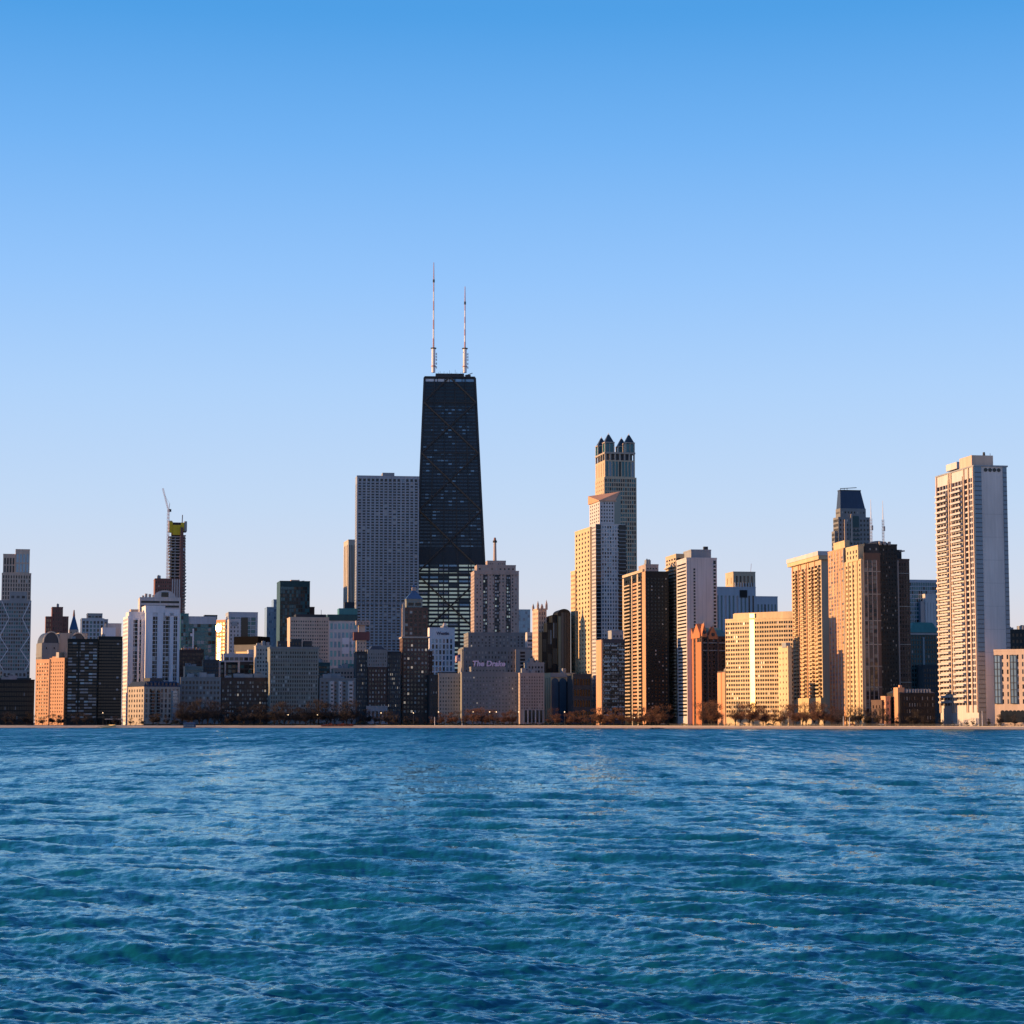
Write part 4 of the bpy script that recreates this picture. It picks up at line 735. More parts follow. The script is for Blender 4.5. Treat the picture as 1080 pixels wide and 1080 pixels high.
def golden_pair():
    Y = 1990; b = Bld('lantern_tower', 'tall tower crowned by four glazed lanterns with pointed roofs', 637, Y, 12, 484)
    b.tier('wall', 627.6, 637.2, 671.2, 503, None, 'tan_concrete', S(14, 56, .76, .74, 'tealx', mb=2, mt=1), S(5, 56, .22, .45, 'brn'), cop=False)
    x0, x1, y0, y1, z0, z1 = b.last
    b.tier('upper_tier', 628, 638, 669.6, 485, 503, 'tan_concrete', S(9, 1, .74, .97, 'teal', part='window_strip', mb=.5, mt=1), S(4, 1, .14, .9, 'brn', part='window_strip', mb=1), y0=2, cop=False)
    u0, u1, v0, v1, w0, w1 = b.last
    zc = b.Z(478)
    m = MB(); m.prism(rect(u0 + 2, u1 - 2, v0 + 2, v1 - 2), w1 + .01, zc, 'slate'); b.part('wall', m)
    for k in range(7): x = u0 + (u1 - u0 - 1.4) * k / 6; m = MB(); m.box(x, x + 1.4, v0, v0 + 1.5, w1 + .01, zc, 'limestone'); b.part('column', m)
    for k in range(1, 5): y = v0 + (v1 - v0 - 1.4) * k / 4; m = MB(); m.box(u0, u0 + 1.5, y, y + 1.4, w1 + .01, zc, 'limestone'); b.part('column', m)
    m = MB(); m.box(u0 - .4, u1 + .4, v0 - .4, v1 + .4, zc, zc + 1.6, 'limestone'); b.part('cornice', m)
    lw = b.X(648.2, 2) - u0; zt, za = b.Z(467), b.Z(459)
    for (xx, yy) in ((u0, v0), (u1 - lw, v0), (u0, v1 - lw), (u1 - lw, v1 - lw)):
        m = MB(); m.box(xx + .7, xx + lw - .7, yy + .7, yy + lw - .7, zc + 1.61, zt, 'glass_teal'); ln = b.part('lantern', m)
        m = MB()
        for dx in (0, lw - 1.1):
            for dy in (0, lw - 1.1): m.box(xx + dx, xx + dx + 1.1, yy + dy, yy + dy + 1.1, zc + 1.61, zt + .4, 'limestone')
        m.box(xx + lw / 2 - .35, xx + lw / 2 + .35, yy, yy + .69, zc + 1.61, zt, 'limestone'); m.box(xx - .2, xx + lw + .2, yy - .2, yy + lw + .2, zt + .41, zt + 1.3, 'limestone'); m.build('frame', ln)
        m = MB(); c = (xx + lw / 2, yy + lw / 2); m.prism(rect(xx + .5, xx + lw - .5, yy + .5, yy + lw - .5), zt + 1.31, za + 1.5, 'slate', top=rect(c[0] - .7, c[0] + .7, c[1] - .7, c[1] + .7)); m.tube((*c, za), (*c, b.Z(455.6)), .75, .3, 'mast_white', 6); m.build('roof', ln)
    b.done()

    b = Bld('slanted_top_tower', 'pale tower with a slanted roof plane and sunlit golden flank', 628, 1720, 13, 553)
    gl = S(4, 3.7, .34, .42, 'shd', mb=3)
    b.tier('wall', 606.3, 622.3, 629, 557, None, 'gold_concrete', None, S(5, 3.7, .42, .48, 'brn', mb=3), y0=12, cop=True)
    b.tier('wing', 601.8, 606.5, 612, 603, None, 'gold_concrete', None, S(4, 3.7, .42, .48, 'brn'), y0=55, cop=True)
    # the white front shaft with dark glass corners
    b.tier('wall', 622.2, 628.2, 659.6, 552.5, None, 'white_concrete', S(11, 52, .56, .62, 'blu', mb=4, mt=1), S(6, 52, .6, .5, 'dk'), cop=False)
    x0, x1, y0, y1, z0, z1 = b.last
    for a, c in ((627.9, 633.4), (652.4, 659.9)):
        m = MB(); xa, xc = b.X(a), b.X(c); m.box(max(xa, x0 + .1), xc, -.55, -.02, 4, z1 - .5, 'glass_dark')
        for k in range(52): z = 4 + (z1 - 6) * k / 52; m.box(max(xa, x0 + .1) - .02, xc + .02, -.7, -.56, z, z + .5, 'grey_concrete')
        b.part('glazed_corner', m)
    zt = b.Z(528); xm = b.X(649)
    b.tier('upper_tier', 621.8, 632.5, 648.2, 528, 552.4, 'white_concrete', S(5, 6, .5, .5, 'dk', mb=1, mt=.5), S(5, 6, .4, .5, 'shd', mb=1), y0=1.5, cop=False)
    a0, a1, c0, c1, d0, d1 = b.last
    # slanted roof: rises to the back and to one side
    m = MB(); zr = b.Z(515.5); zl = b.Z(519); xr = b.X(660)
    p = [(a0 - .8, c0 - .8, d1 + .05), (a1, c0 - .8, d1 + .05), (xr, c0 + 14, zr), (a0 - 1.2, c1, zl)]
    lo = [(a0 - .8, c0 - .8, d1 - .4), (a1, c0 - .8, d1 - .4), (xr, c0 + 14, d1 - .4), (a0 - 1.2, c1, d1 - .4)]
    m.poly([p[0], p[1], p[2], p[3]], 'orange_brick')
    for k in range(4): m.poly([lo[k], lo[(k + 1) % 4], p[(k + 1) % 4], p[k]], 'orange_brick')
    b.part('slanted_roof', m)
    m = MB(); m.poly([(a1 + .02, c0 - .4, z1 + .02), (xr, c0 + 13, z1 + .02), (xr, c0 + 13, zr - .6), (a1 + .02, c0 - .4, d1)], 'dark_teal'); m.poly([(xr, c0 + 13, z1 + .02), (xr, c1, z1 + .02), (xr, c1, zr - .6), (xr, c0 + 13, zr - .6)], 'dark_teal'); b.part('slanted_wall', m)
    b.tier('base', None, 604, 623, 712, None, 'slate', S(6, 4, .7, .6, 'blk'), y0=-8, dep=18); b.done()

    b = tower('balcony_glass_block', 'dark mid-rise with glass balconies and a sunlit edge, before the slanted top tower', 629, 634.5, 659, 675.5, 1578, 12, 'slate', S(9, 19, .88, .6, 'blu', mb=4, rv=.8), S(4, 19, .4, .5, 'shd'), units=0)
    x0, x1, y0, y1, z0, z1 = b.last
    m = MB(); m.box(x0 - .3, x0 + .9, -.4, y1, 0, z1 + .5, 'orange_brick'); b.part('pier', m)
    for k in range(19):
        for (p, q) in ((.02, .30), (.36, .64), (.70, .98)):
            z = 4 + (z1 - 5.2) * k / 19
            m = MB(); xa, xc = x0 + 1.2 + (x1 - x0 - 1.4) * p, x0 + 1.2 + (x1 - x0 - 1.4) * q; m.box(xa, xc, -1.3, -.0, z - .1, z + .15, 'grey_concrete'); m.box(xa, xc, -1.4, -1.31, z - .1, z + .95, random.choice(['glass_mid', 'glass_blue', 'glass_sky', 'glass_dark'])); b.part('balcony', m)
    b.tier('penthouse', 643.3, 645, 657.5, 666.5, 675.4, 'grey_concrete', S(3, 1, .5, .4, 'dk', mb=1), y0=4, dep=10); b.done()

def balconies(b, x, y0, y1, zs, d, m, h=1.0, rail=None):
    """Balconies stacked up the flank at local x, from y0 to y1: a slab with a solid parapet, one object each."""
    t = MB(); t.box(-d, 0, 0, y1 - y0, 0, .25, m); t.box(-d - .12, -d, 0, y1 - y0, 0, h, rail or m); t.box(-d, 0, -.1, .0, 0, h, rail or m); t.box(-d, 0, y1 - y0, y1 - y0 + .1, 0, h, rail or m)
    me = t.mesh('balcony')
    for z in zs:
        o = bpy.data.objects.new('balcony', me); COL.objects.link(o); o.location = (x, y0, z); o.parent = b.root

def right_row():
    # black fronted tower with golden balcony flank
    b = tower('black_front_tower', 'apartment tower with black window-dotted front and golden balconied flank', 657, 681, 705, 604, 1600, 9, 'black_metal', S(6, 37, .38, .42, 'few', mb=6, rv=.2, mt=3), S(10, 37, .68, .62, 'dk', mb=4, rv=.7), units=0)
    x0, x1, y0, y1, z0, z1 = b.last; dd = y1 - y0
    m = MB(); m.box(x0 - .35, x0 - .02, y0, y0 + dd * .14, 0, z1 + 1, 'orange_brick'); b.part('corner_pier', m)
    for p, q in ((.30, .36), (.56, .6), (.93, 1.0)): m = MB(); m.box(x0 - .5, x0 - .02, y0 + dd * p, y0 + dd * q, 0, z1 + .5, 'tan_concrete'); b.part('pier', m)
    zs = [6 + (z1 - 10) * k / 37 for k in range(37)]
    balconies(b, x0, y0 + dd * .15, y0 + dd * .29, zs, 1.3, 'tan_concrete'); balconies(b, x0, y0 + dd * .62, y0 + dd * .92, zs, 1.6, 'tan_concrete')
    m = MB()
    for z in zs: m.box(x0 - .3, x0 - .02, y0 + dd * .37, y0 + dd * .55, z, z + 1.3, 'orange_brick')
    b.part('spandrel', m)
    m = MB(); m.box(x0 - .6, x0 + 6, y0 + dd * .1, y1, z1 + 1.2, z1 + 3.2, 'tan_concrete'); b.part('roof_screen', m)
    b.tier('penthouse', 672, 681, 694.5, 596.5, 603, 'pink_stone', S(4, 1, .6, .4, 'blk', mb=1), y0=4, dep=24); b.units(2); b.done()

    # blank-fronted white tower with golden flank
    b = Bld('blank_front_tower', 'tall pale tower with a blank front, one column of windows and golden flank', 724, 1570, 9, 590)
    b.tier('wall', 713.5, 724, 756, 589.5, None, 'white_concrete', None, S(1, 44, .92, .46, 'dk', part='window_band', mb=6, mt=2), cop=True)
    x0, x1, y0, y1, z0, z1 = b.last
    for k in range(42):
        m = MB(); xx = b.X(731.2); z = 20 + (z1 - 26) * k / 42; m.box(xx, xx + 1.4, -.12, -.01, z, z + 1.5, 'glass_dark'); b.part('window', m)
    m = MB()
    for px in (728, 735.5, 740, 744.5): xx = b.X(px); m.box(xx, xx + .15, -.06, -.01, 0, z1, 'grey_concrete')
    b.part('panel_joint', m)
    m = MB(); xx = b.X(752.3); m.box(xx, b.X(754.8), -.2, -.01, 4, z1 - 1, 'glass_dark')
    for k in range(44): z = 6 + (z1 - 8) * k / 44; m.box(xx - .05, b.X(754.8), -.35, -.21, z, z + .9, 'white_concrete')
    b.part('window_strip', m)
    d0 = b.D(713.5); b.tier('wing', 702, 713.0, 722, 585.5, None, 'tan_concrete', None, S(4, 44, .6, .5, 'shd', mb=6), y0=d0 + 5, cop=True)
    X0, X1, Y0, Y1, Z0, Z1 = b.last
    balconies(b, X0, Y0 + 1, Y1 - 1, [6 + (Z1 - 12) * k / 44 for k in range(44)], 1.4, 'tan_concrete', .9)
    m = MB(); m.box(x0 + .5, x0 + 5, d0 + .05, d0 + 4.9, 0, z1 + 3, 'dark_bronze'); b.part('stair_shaft', m)
    b.tier('penthouse', 724.5, 729, 750, 581, 589.4, 'grey_concrete', None, y0=14, dep=24); m = MB(); xx = b.X(743, 14); m.box(xx, xx + 3, 15, 18, b.last[5] + 1.2, b.last[5] + 3.4, 'dark_grey'); b.part('rooftop_unit', m); b.done()

    # teal-grey tower behind
    b = tower('teal_stone_tower', 'grey green stepped tower behind with a gold lit top storey', None, 754, 797, 620, 1950, 10, 'blue_grey_panel', S(10, 1, .42, .97, 'teal', part='window_strip', mb=1, mt=5), dep=40, units=0)
    b.tier('crown', 759.5, 773.5, 796.8, 604, 619.9, 'tan_concrete', S(5, 1, .5, .85, 'brn', part='window_strip', mb=1, mt=2, ml=1.5), S(2, 1, .2, .5, 'gold', mb=1), y0=3, dep=26); b.tier('wing', None, 797, 820, 630, None, 'blue_grey_panel', S(6, 1, .45, .96, 'teal', part='window_strip', mb=1, mt=4), y0=1, dep=34)
    m = MB(); m.box(b.X(780), b.X(788), -.3, 0, b.Z(630), b.Z(622), 'black_metal'); b.part('louvre_panel', m)
    m = MB()
    for k in range(8): x = b.X(775 + 2.8 * k, 2); m.box(x, x + 1.1, 1.4, 2.4, b.Z(620), b.Z(614), 'white_concrete')
    b.part('colonnade', m); m = MB(); m.beam((b.X(795), 10, b.Z(604)), (b.X(796), 10, b.Z(593)), .35, 'mast_red'); b.part('antenna', m); b.done()

    # red brick gabled block
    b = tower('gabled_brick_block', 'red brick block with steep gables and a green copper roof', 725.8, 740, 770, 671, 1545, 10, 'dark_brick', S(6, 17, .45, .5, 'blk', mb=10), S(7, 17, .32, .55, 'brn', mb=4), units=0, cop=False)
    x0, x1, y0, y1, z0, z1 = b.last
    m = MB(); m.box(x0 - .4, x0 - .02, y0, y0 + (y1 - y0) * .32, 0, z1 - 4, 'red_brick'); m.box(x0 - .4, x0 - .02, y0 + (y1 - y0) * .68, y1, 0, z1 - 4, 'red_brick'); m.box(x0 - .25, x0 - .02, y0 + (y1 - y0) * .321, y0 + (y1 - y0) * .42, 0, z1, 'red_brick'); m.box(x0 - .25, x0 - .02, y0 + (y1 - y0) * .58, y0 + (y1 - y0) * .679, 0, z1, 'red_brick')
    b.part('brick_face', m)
    zr = b.Z(661); m = MB(); ym = (y0 + y1) / 2
    m.poly([(x0, y0, z1), (x1, y0, z1), (x1 - 3, ym, zr), (x0 + 3, ym, zr)], 'green_copper'); m.poly([(x1, y1, z1), (x0, y1, z1), (x0 + 3, ym, zr), (x1 - 3, ym, zr)], 'green_copper'); m.poly([(x1, y0, z1), (x1, y1, z1), (x1 - 3, ym, zr)], 'green_copper'); m.poly([(x0, y1, z1), (x0, y0, z1), (x0 + 3, ym, zr)], 'green_copper'); b.part('roof', m)
    def gable_front(a, c, zt, zb):
        m = MB(); A, Cc = b.X(a), b.X(c); mid = (A + Cc) / 2; q = [(A, zb), (Cc, zb), (Cc, zb + (zt - zb) * .25), (mid, zt), (A, zb + (zt - zb) * .25)]
        m.poly([(x, -.8, z) for x, z in q], 'red_brick'); m.poly([(x, 6, z) for x, z in reversed(q)], 'red_brick')
        for k in range(5): (ax, az), (bx, bz) = q[k], q[(k + 1) % 5]; m.poly([(bx, -.8, bz), (ax, -.8, az), (ax, 6, az), (bx, 6, bz)], 'red_brick')
        m.tube((mid, -.9, zb + (zt - zb) * .35), (mid, -.85, zb + (zt - zb) * .35), 1.3, 1.3, 'glass_mid', 12); m.tube((mid, 0, zt - .3), (mid, 0, zt + 1.5), .5, .1, 'limestone', 6); b.part('gable', m)
    gable_front(747, 756.5, b.Z(660.5), b.Z(674)); gable_front(740.2, 745, b.Z(657.5), b.Z(672))
    for f0, f1 in ((.05, .55), (.55, .98)):
        m = MB(); a, c = y0 + (y1 - y0) * f0, y0 + (y1 - y0) * f1; mid = (a + c) / 2; zt = b.Z(657); q = [(c, z1 - 1), (a, z1 - 1), (a, z1 + 2), (mid, zt), (c, z1 + 2)]
        m.poly([(x0 - .9, y, z) for y, z in q], 'red_brick'); m.poly([(x0 + 4, y, z) for y, z in reversed(q)], 'red_brick')
        for k in range(5): (ay, az), (by, bz) = q[k], q[(k + 1) % 5]; m.poly([(x0 - .9, by, bz), (x0 - .9, ay, az), (x0 + 4, ay, az), (x0 + 4, by, bz)], 'red_brick')
        b.part('gable', m)
    for px in (740.3, 746.4, 757): m = MB(); m.box(b.X(px) - .5, b.X(px) + .5, -.7, -.01, 0, z1, 'brown_brick'); b.part('pier', m)
    m = MB()
    for py in (678, 686): m.box(b.X(740.6), x1, -.45, -.01, b.Z(py) - .4, b.Z(py) + .4, 'grey_stone')
    b.part('cornice', m); b.done()

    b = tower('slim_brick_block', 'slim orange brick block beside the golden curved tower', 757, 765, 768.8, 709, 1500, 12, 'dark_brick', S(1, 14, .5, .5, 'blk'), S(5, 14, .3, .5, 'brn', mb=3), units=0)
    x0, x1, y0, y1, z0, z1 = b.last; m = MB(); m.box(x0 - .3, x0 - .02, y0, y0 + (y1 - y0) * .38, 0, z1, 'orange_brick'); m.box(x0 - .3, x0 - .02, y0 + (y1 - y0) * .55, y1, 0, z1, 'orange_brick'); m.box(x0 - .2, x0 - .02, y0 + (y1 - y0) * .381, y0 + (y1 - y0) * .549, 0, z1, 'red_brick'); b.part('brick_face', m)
    m = MB(); m.prism(ring((x0 + x1) / 2, y0 + 2.2, 1.6, 10), z1, z1 + 1.8, 'limestone'); m.cone(ring((x0 + x1) / 2, y0 + 2.2, 1.7, 10), z1 + 1.8, ((x0 + x1) / 2, y0 + 2.2, z1 + 3.6), 'limestone'); b.part('turret', m); b.done()

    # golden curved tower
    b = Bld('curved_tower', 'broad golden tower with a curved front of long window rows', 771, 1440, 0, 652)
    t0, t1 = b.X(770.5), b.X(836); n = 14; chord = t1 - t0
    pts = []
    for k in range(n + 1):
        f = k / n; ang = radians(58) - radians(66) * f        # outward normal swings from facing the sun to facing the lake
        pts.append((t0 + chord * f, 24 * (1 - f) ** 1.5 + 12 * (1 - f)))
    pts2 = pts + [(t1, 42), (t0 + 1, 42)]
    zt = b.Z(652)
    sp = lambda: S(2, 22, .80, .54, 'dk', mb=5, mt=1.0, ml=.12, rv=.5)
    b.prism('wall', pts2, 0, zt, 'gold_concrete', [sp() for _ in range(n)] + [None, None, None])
    up = [(x, y + 1.0) for x, y in pts[2:]] + [(t1, 41), (pts[2][0], 41)]
    b.prism('crown', up, zt + .01, b.Z(644.5), 'gold_concrete', None)
    m = MB()
    for (ax, ay), (bx, by) in zip(pts[:-1], pts[1:]): m.prism([(ax, ay - .4), (bx, by - .4), (bx, by + .8), (ax, ay + .8)], zt + .02, zt + 1.0, 'gold_concrete')
    b.part('parapet', m)
    m = MB(); px = [p for p in pts]; kx = 5
    (ax, ay), (bx, by) = pts[5], pts[6]; m.prism([(ax, ay - .35), (bx, by - .35), (bx, by - .05), (ax, ay - .05)], 4, zt + 4, 'glass_gold'); b.part('glint_strip', m); b.done()  # glossy gold strip added to give the tower's vertical sun glint

    b = tower('slim_golden_block', 'slim golden concrete slab beside the balconied tower', 820.6, 831, 835, 683, 1425, 12, 'gold_concrete', None, S(3, 12, .25, .35, 'shd', mb=3), units=0); b.tier('penthouse', 820.5, 829, 833.5, 679.5, 683, 'grey_concrete', None, y0=2, dep=8); b.done()

    # balconied golden tower with roof slab
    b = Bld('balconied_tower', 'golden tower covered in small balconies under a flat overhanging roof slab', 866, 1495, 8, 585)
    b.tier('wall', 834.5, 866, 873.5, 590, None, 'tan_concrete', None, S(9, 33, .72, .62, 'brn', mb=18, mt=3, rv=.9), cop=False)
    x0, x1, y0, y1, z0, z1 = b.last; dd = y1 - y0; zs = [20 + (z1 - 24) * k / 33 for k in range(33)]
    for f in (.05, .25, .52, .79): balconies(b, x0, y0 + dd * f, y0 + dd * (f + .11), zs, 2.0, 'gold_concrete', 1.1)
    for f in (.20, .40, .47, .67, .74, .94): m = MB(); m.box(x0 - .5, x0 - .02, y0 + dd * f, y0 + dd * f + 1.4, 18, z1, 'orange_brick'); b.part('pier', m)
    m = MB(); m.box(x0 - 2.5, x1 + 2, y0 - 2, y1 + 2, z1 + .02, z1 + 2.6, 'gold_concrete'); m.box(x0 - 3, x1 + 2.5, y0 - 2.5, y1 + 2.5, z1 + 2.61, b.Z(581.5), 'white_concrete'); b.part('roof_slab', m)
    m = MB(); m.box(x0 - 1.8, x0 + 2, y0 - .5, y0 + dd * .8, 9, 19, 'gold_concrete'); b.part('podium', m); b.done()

    b = tower('gridded_pink_tower', 'pinkish tower with a pale fine grid over its sunlit flank', 873.2, 889.6, 893, 579.5, 1425, 8, 'orange_brick', None, S(6, 40, .68, .62, 'gold', mb=12, rv=.15), units=0)
    x0, x1, y0, y1, z0, z1 = b.last
    for k in range(5): m = MB(); yy = y0 + (y1 - y0) * k / 5; m.box(x0 - .3, x0 - .02, yy, yy + .6, 10, z1, 'white_concrete'); b.part('pier', m)
    m = MB(); m.box(x0 + 1, x0 + 3, y0 - .2, y0 - .02, 0, z1 - 4, 'black_metal'); b.part('window_strip', m)
    x9 = b.last; m = MB(); w0, w1 = b.X(862, 60), b.X(906, 60)
    b.tier('penthouse', 877, 891, 896, 571.5, 579.4, 'gold_concrete', None, y0=10, dep=26); b.done()

    # gothic golden tower, three wings
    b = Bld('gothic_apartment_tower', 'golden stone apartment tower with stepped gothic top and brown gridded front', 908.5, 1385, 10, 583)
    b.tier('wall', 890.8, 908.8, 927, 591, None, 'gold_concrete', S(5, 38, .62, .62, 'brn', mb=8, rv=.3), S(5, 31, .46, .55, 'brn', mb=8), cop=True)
    x0, x1, y0, y1, z0, z1 = b.last; dd = y1 - y0
    m = MB(); m.box(x0 + 1.2, x1 + .3, -.9, -.02, 0, b.Z(583), 'brown_brick')
    fr = b.part('front_bay', m)
    for k in range(37):
        for a in (911.2, 915.6, 920.2):
            if b.nw > 210: break
            m = MB(); xx = b.X(a); z = 9 + (z1 - 8) * k / 37; m.box(xx, xx + 2.2, -1.05, -.91, z, z + 2.0, random.choice(['glass_brown', 'glass_dark', 'glass_brown', 'glass_shade'])); m.build('window', fr)
    m = MB()
    for py in (747, 725, 703, 680, 655, 627, 603): m.box(x0 + 1.1, x1 + .4, -1.2, -1.06, b.Z(py), b.Z(py) + .5, 'limestone')
    for a in (909.8, 913.8, 918.6, 923.2): m.box(b.X(a), b.X(a) + .5, -1.2, -1.06, 8, z1, 'pink_stone')
    m.build('stone_grid', fr)
    for f in (.0, .24, .5, .76, .96): m = MB(); m.box(x0 - .7, x0 - .02, y0 + dd * f, y0 + dd * f + 1.2, 6, z1 + (3 if f in (.24, .5, .76) else 1), 'gold_concrete'); b.part('pier', m)
    b.tier('upper_tier', 894, 905, 911, 576.5, 591, 'gold_concrete', None, S(4, 2, .4, .6, 'brn', mb=1), y0=5, dep=24)
    b.tier('upper_tier', None, 912, 927, 575, 583, 'dark_grey', S(4, 1, .5, .5, 'lit', mb=1), y0=8, dep=20); b.done()
    b = tower('domed_tower', 'dark brown apartment tower with a dark mansard dome on top', None, 926.5, 946, 575.5, 1420, 10, 'dark_bronze', S(6, 38, .4, .46, 'res', mb=8), dep=26, units=0)
    x0, x1, y0, y1, z0, z1 = b.last
    m = MB(); c = ((b.X(929, 6)), 12)
    prof = [(15.5, 0), (15, 2.2), (12.5, 5.0), (8.5, 6.8), (4, 7.6)]; s = (b.X(941.5, 6) - b.X(916.5, 6)) / 31
    for (r0, h0), (r1, h1) in zip(prof[:-1], prof[1:]): m.prism(ring(c[0], c[1], r0 * s, 8, pi / 8), z1 + h0 * s, z1 + h1 * s - .01, 'slate', top=ring(c[0], c[1], r1 * s, 8, pi / 8))
    b.part('dome', m)
    for k in range(3): m = MB(); xx = c[0] + (-7 + 6 * k) * s; m.box(xx, xx + 3 * s, -1.5, 0, z1 + .3, z1 + 2.6, 'limestone'); m.box(xx + .5, xx + 2.4 * s, -1.6, -1.51, z1 + .7, z1 + 2.2, 'glass_pale'); b.part('dormer', m)
    b.done()
    b = tower('gridded_wing_tower', 'brown gridded tower with a thin sunlit edge beside the domed tower', 945.2, 946.4, 959, 591, 1432, 10, 'brown_brick', S(4, 34, .62, .66, 'brn', mb=8), S(3, 34, .3, .5, 'shd'), dep=18, units=0)
    m = MB(); x0, x1, y0, y1, z0, z1 = b.last
    for py in (747, 720, 680, 640, 605): m.box(x0, x1, -.3, -.01, b.Z(py), b.Z(py) + .5, 'limestone')
    m.box(x0 - .3, x0 + .7, -.5, 3, 0, z1, 'pink_stone'); b.part('stone_grid', m)
    b.tier('penthouse', None, 944, 951, 581.5, 591, 'dark_grey', S(2, 1, .4, .4, 'dk', mb=1), y0=5, dep=10); m = MB(); m.box(b.X(948, 5), b.X(954, 5), 4, 8, b.Z(581), b.Z(579.8), 'pink_stone'); b.part('roof_trim', m); b.done()

    # mansard skyscraper behind
    b = Bld('mansard_skyscraper', 'grey stone skyscraper with a tall dark blue tapering roof behind the golden towers', 884, 2100, 11, 541)
    b.tier('wall', 878.6, 884, 917.5, 545, None, 'grey_stone', S(9, 44, .46, .5, 'dk', mb=2), S(5, 44, .7, .6, 'blk', mb=2), cop=False)
    b.tier('wing', 876.8, 880, 884.5, 560, None, 'grey_stone', S(2, 40, .6, .6, 'blk'), S(3, 40, .7, .6, 'blk'), y0=1, cop=False)
    b.tier('drum', 881.4, 886.2, 913.2, 536, 545, 'grey_stone', S(8, 1, .5, .4, 'lit', mb=2, mt=2), S(4, 1, .5, .4, 'dk', mb=2, mt=2), y0=1, cop=False)
    x0, x1, y0, y1, z0, z1 = b.last
    m = MB(); xa, xc = b.X(888), b.X(909.5); m.prism(rect(x0 + .5, x1 - .5, y0 + .5, y1 - .5), z1 + .01, b.Z(517), 'navy_roof', top=rect(xa, xc, y0 + 3, y1 - 3)); b.part('mansard_roof', m)
    m = MB(); m.box(xa - .3, xc + .3, y0 + 2.7, y1 - 2.7, b.Z(517) + .01, b.Z(516), 'slate'); m.beam((b.X(889), 6, b.Z(514.5)), (b.X(906), 6, b.Z(513.2)), .9, 'dark_grey')
    for a in (889, 893, 896): m.beam((b.X(a), 6, b.Z(516.5)), (b.X(a), 6, b.Z(514)), .5, 'dark_grey')
    b.part('roof_equipment', m)
    m = MB(); m.box(b.X(898), b.X(905.5), -.7, -.02, b.Z(556), b.Z(544), 'dark_teal'); m.box(b.X(897), b.X(898.6), -1.0, -.02, b.Z(572), b.Z(542), 'limestone'); m.box(b.X(890), b.X(892.5), -1.6, -.02, 0, b.Z(548), 'pink_stone')
    for py in (559, 563.5, 568): m.box(b.X(898), b.X(906), -.7, -.02, b.Z(py + 1.5), b.Z(py), 'dark_teal')
    b.part('bay_window', m); b.done()
    for px, pb, pt, lab in ((918.6, 566, 526.5, 'thin pale roof mast close beside the mansard skyscraper'), (931.2, 566, 528, 'thin grey roof mast standing over the dark dome')):
        Y = 2060; z = wz(pb, Y) - 30; t = tag(empty('antenna_mast', (wx(px, 545, Y), Y, z)), lab, 'antenna'); h = wz(pt, Y) - z
        m = MB(); lattice(m, (0, 0, 0), (0, 0, h * .72), 1.5, 'mast_white', 16, 'grey_concrete'); m.build('mast', t); m = MB(); m.tube((0, 0, h * .72), (0, 0, h), .45, .15, 'mast_white', 6); m.build('tip', t)
        m = MB(); m.box(.5, 1.9, -.4, .4, h * .55, h * .62, 'grey_concrete'); m.build('dish', t)
    b = tower('mast_roof_block', 'tower hidden behind the domed tower that carries the two roof masts', None, 914, 938, 578, 2050, 10, 'grey_concrete', S(6, 4, .5, .5, 'dk'), dep=24, units=0, maxw=10); b.done()

    b = tower('pale_glass_block', 'pale green glass office slab behind the tall white corner tower', None, 958, 993, 612.5, 2000, 10, 'blue_grey_panel', S(14, 34, .84, .8, 'teal', mb=2, rv=.1), dep=30, units=0, maxw=90)
    b.tier('wing', None, 975.5, 986.5, 627.5, None, 'white_concrete', S(3, 1, .1, .9, 'shd', part='window_strip'), y0=-8, dep=7.5); b.tier('wing', None, 970.5, 975.3, 634, None, 'glass_blue', None, y0=-7, dep=6, cop=False); b.done()
    b = tower('green_roofed_block', 'dark green apartment block with green copper mansard roof', None, 960, 990, 668.5, 1760, 10, 'dark_teal', S(10, 18, .5, .6, 'blk', mb=4), dep=26, units=0)
    x0, x1, y0, y1, z0, z1 = b.last; m = MB(); m.prism(rect(x0 - .4, x1 + .4, y0 - .4, y1), z1 + 1.2, b.Z(656), 'green_copper', top=rect(x0 + 5, x1 - 3, y0 + 6, y1 - 4)); b.part('roof', m)
    m = MB(); m.box(b.X(973), b.X(974.6), -.5, -.01, b.Z(702), b.Z(672), 'grey_concrete'); b.part('pier', m); m = MB(); m.box(x0 - .6, x1 + .6, -.9, -.01, z1 - .8, z1 + .8, 'pink_stone'); b.part('cornice', m)
    b.tier('wing', None, 973, 991, 702.5, None, 'dark_grey', S(6, 10, .4, .5, 'blk'), y0=-14, dep=13); b.done()

    b = tower('gabled_mansion', 'low brick mansion with orange sunlit gable and chimneys beside the tall white tower', 941.3, 949, 986, 731, 1345, 16, 'shade_toned_brick', S(13, 4, .42, .55, 'lit', mb=3), S(3, 4, .4, .5, 'brn', mb=2), dep=18, units=0, cop=False)  # shade of the front put into the dark brick colour
    x0, x1, y0, y1, z0, z1 = b.last; m = MB(); m.prism(rect(x0 - .3, x1 + .3, y0 - .3, y1 + .3), z1 + .01, b.Z(726.5), 'slate', top=rect(x0 + 3, x1 - 3, y0 + 6, y1 - 6)); b.part('roof', m)
    m = MB(); m.box(x0 - .8, x0 + 3.6, y0 + 1, y0 + 7, 0, b.Z(725), 'orange_brick'); m.box(x0 + 1, x0 + 2.6, y0 + 2, y0 + 4, b.Z(725), b.Z(722.5), 'orange_brick'); b.part('gable', m)
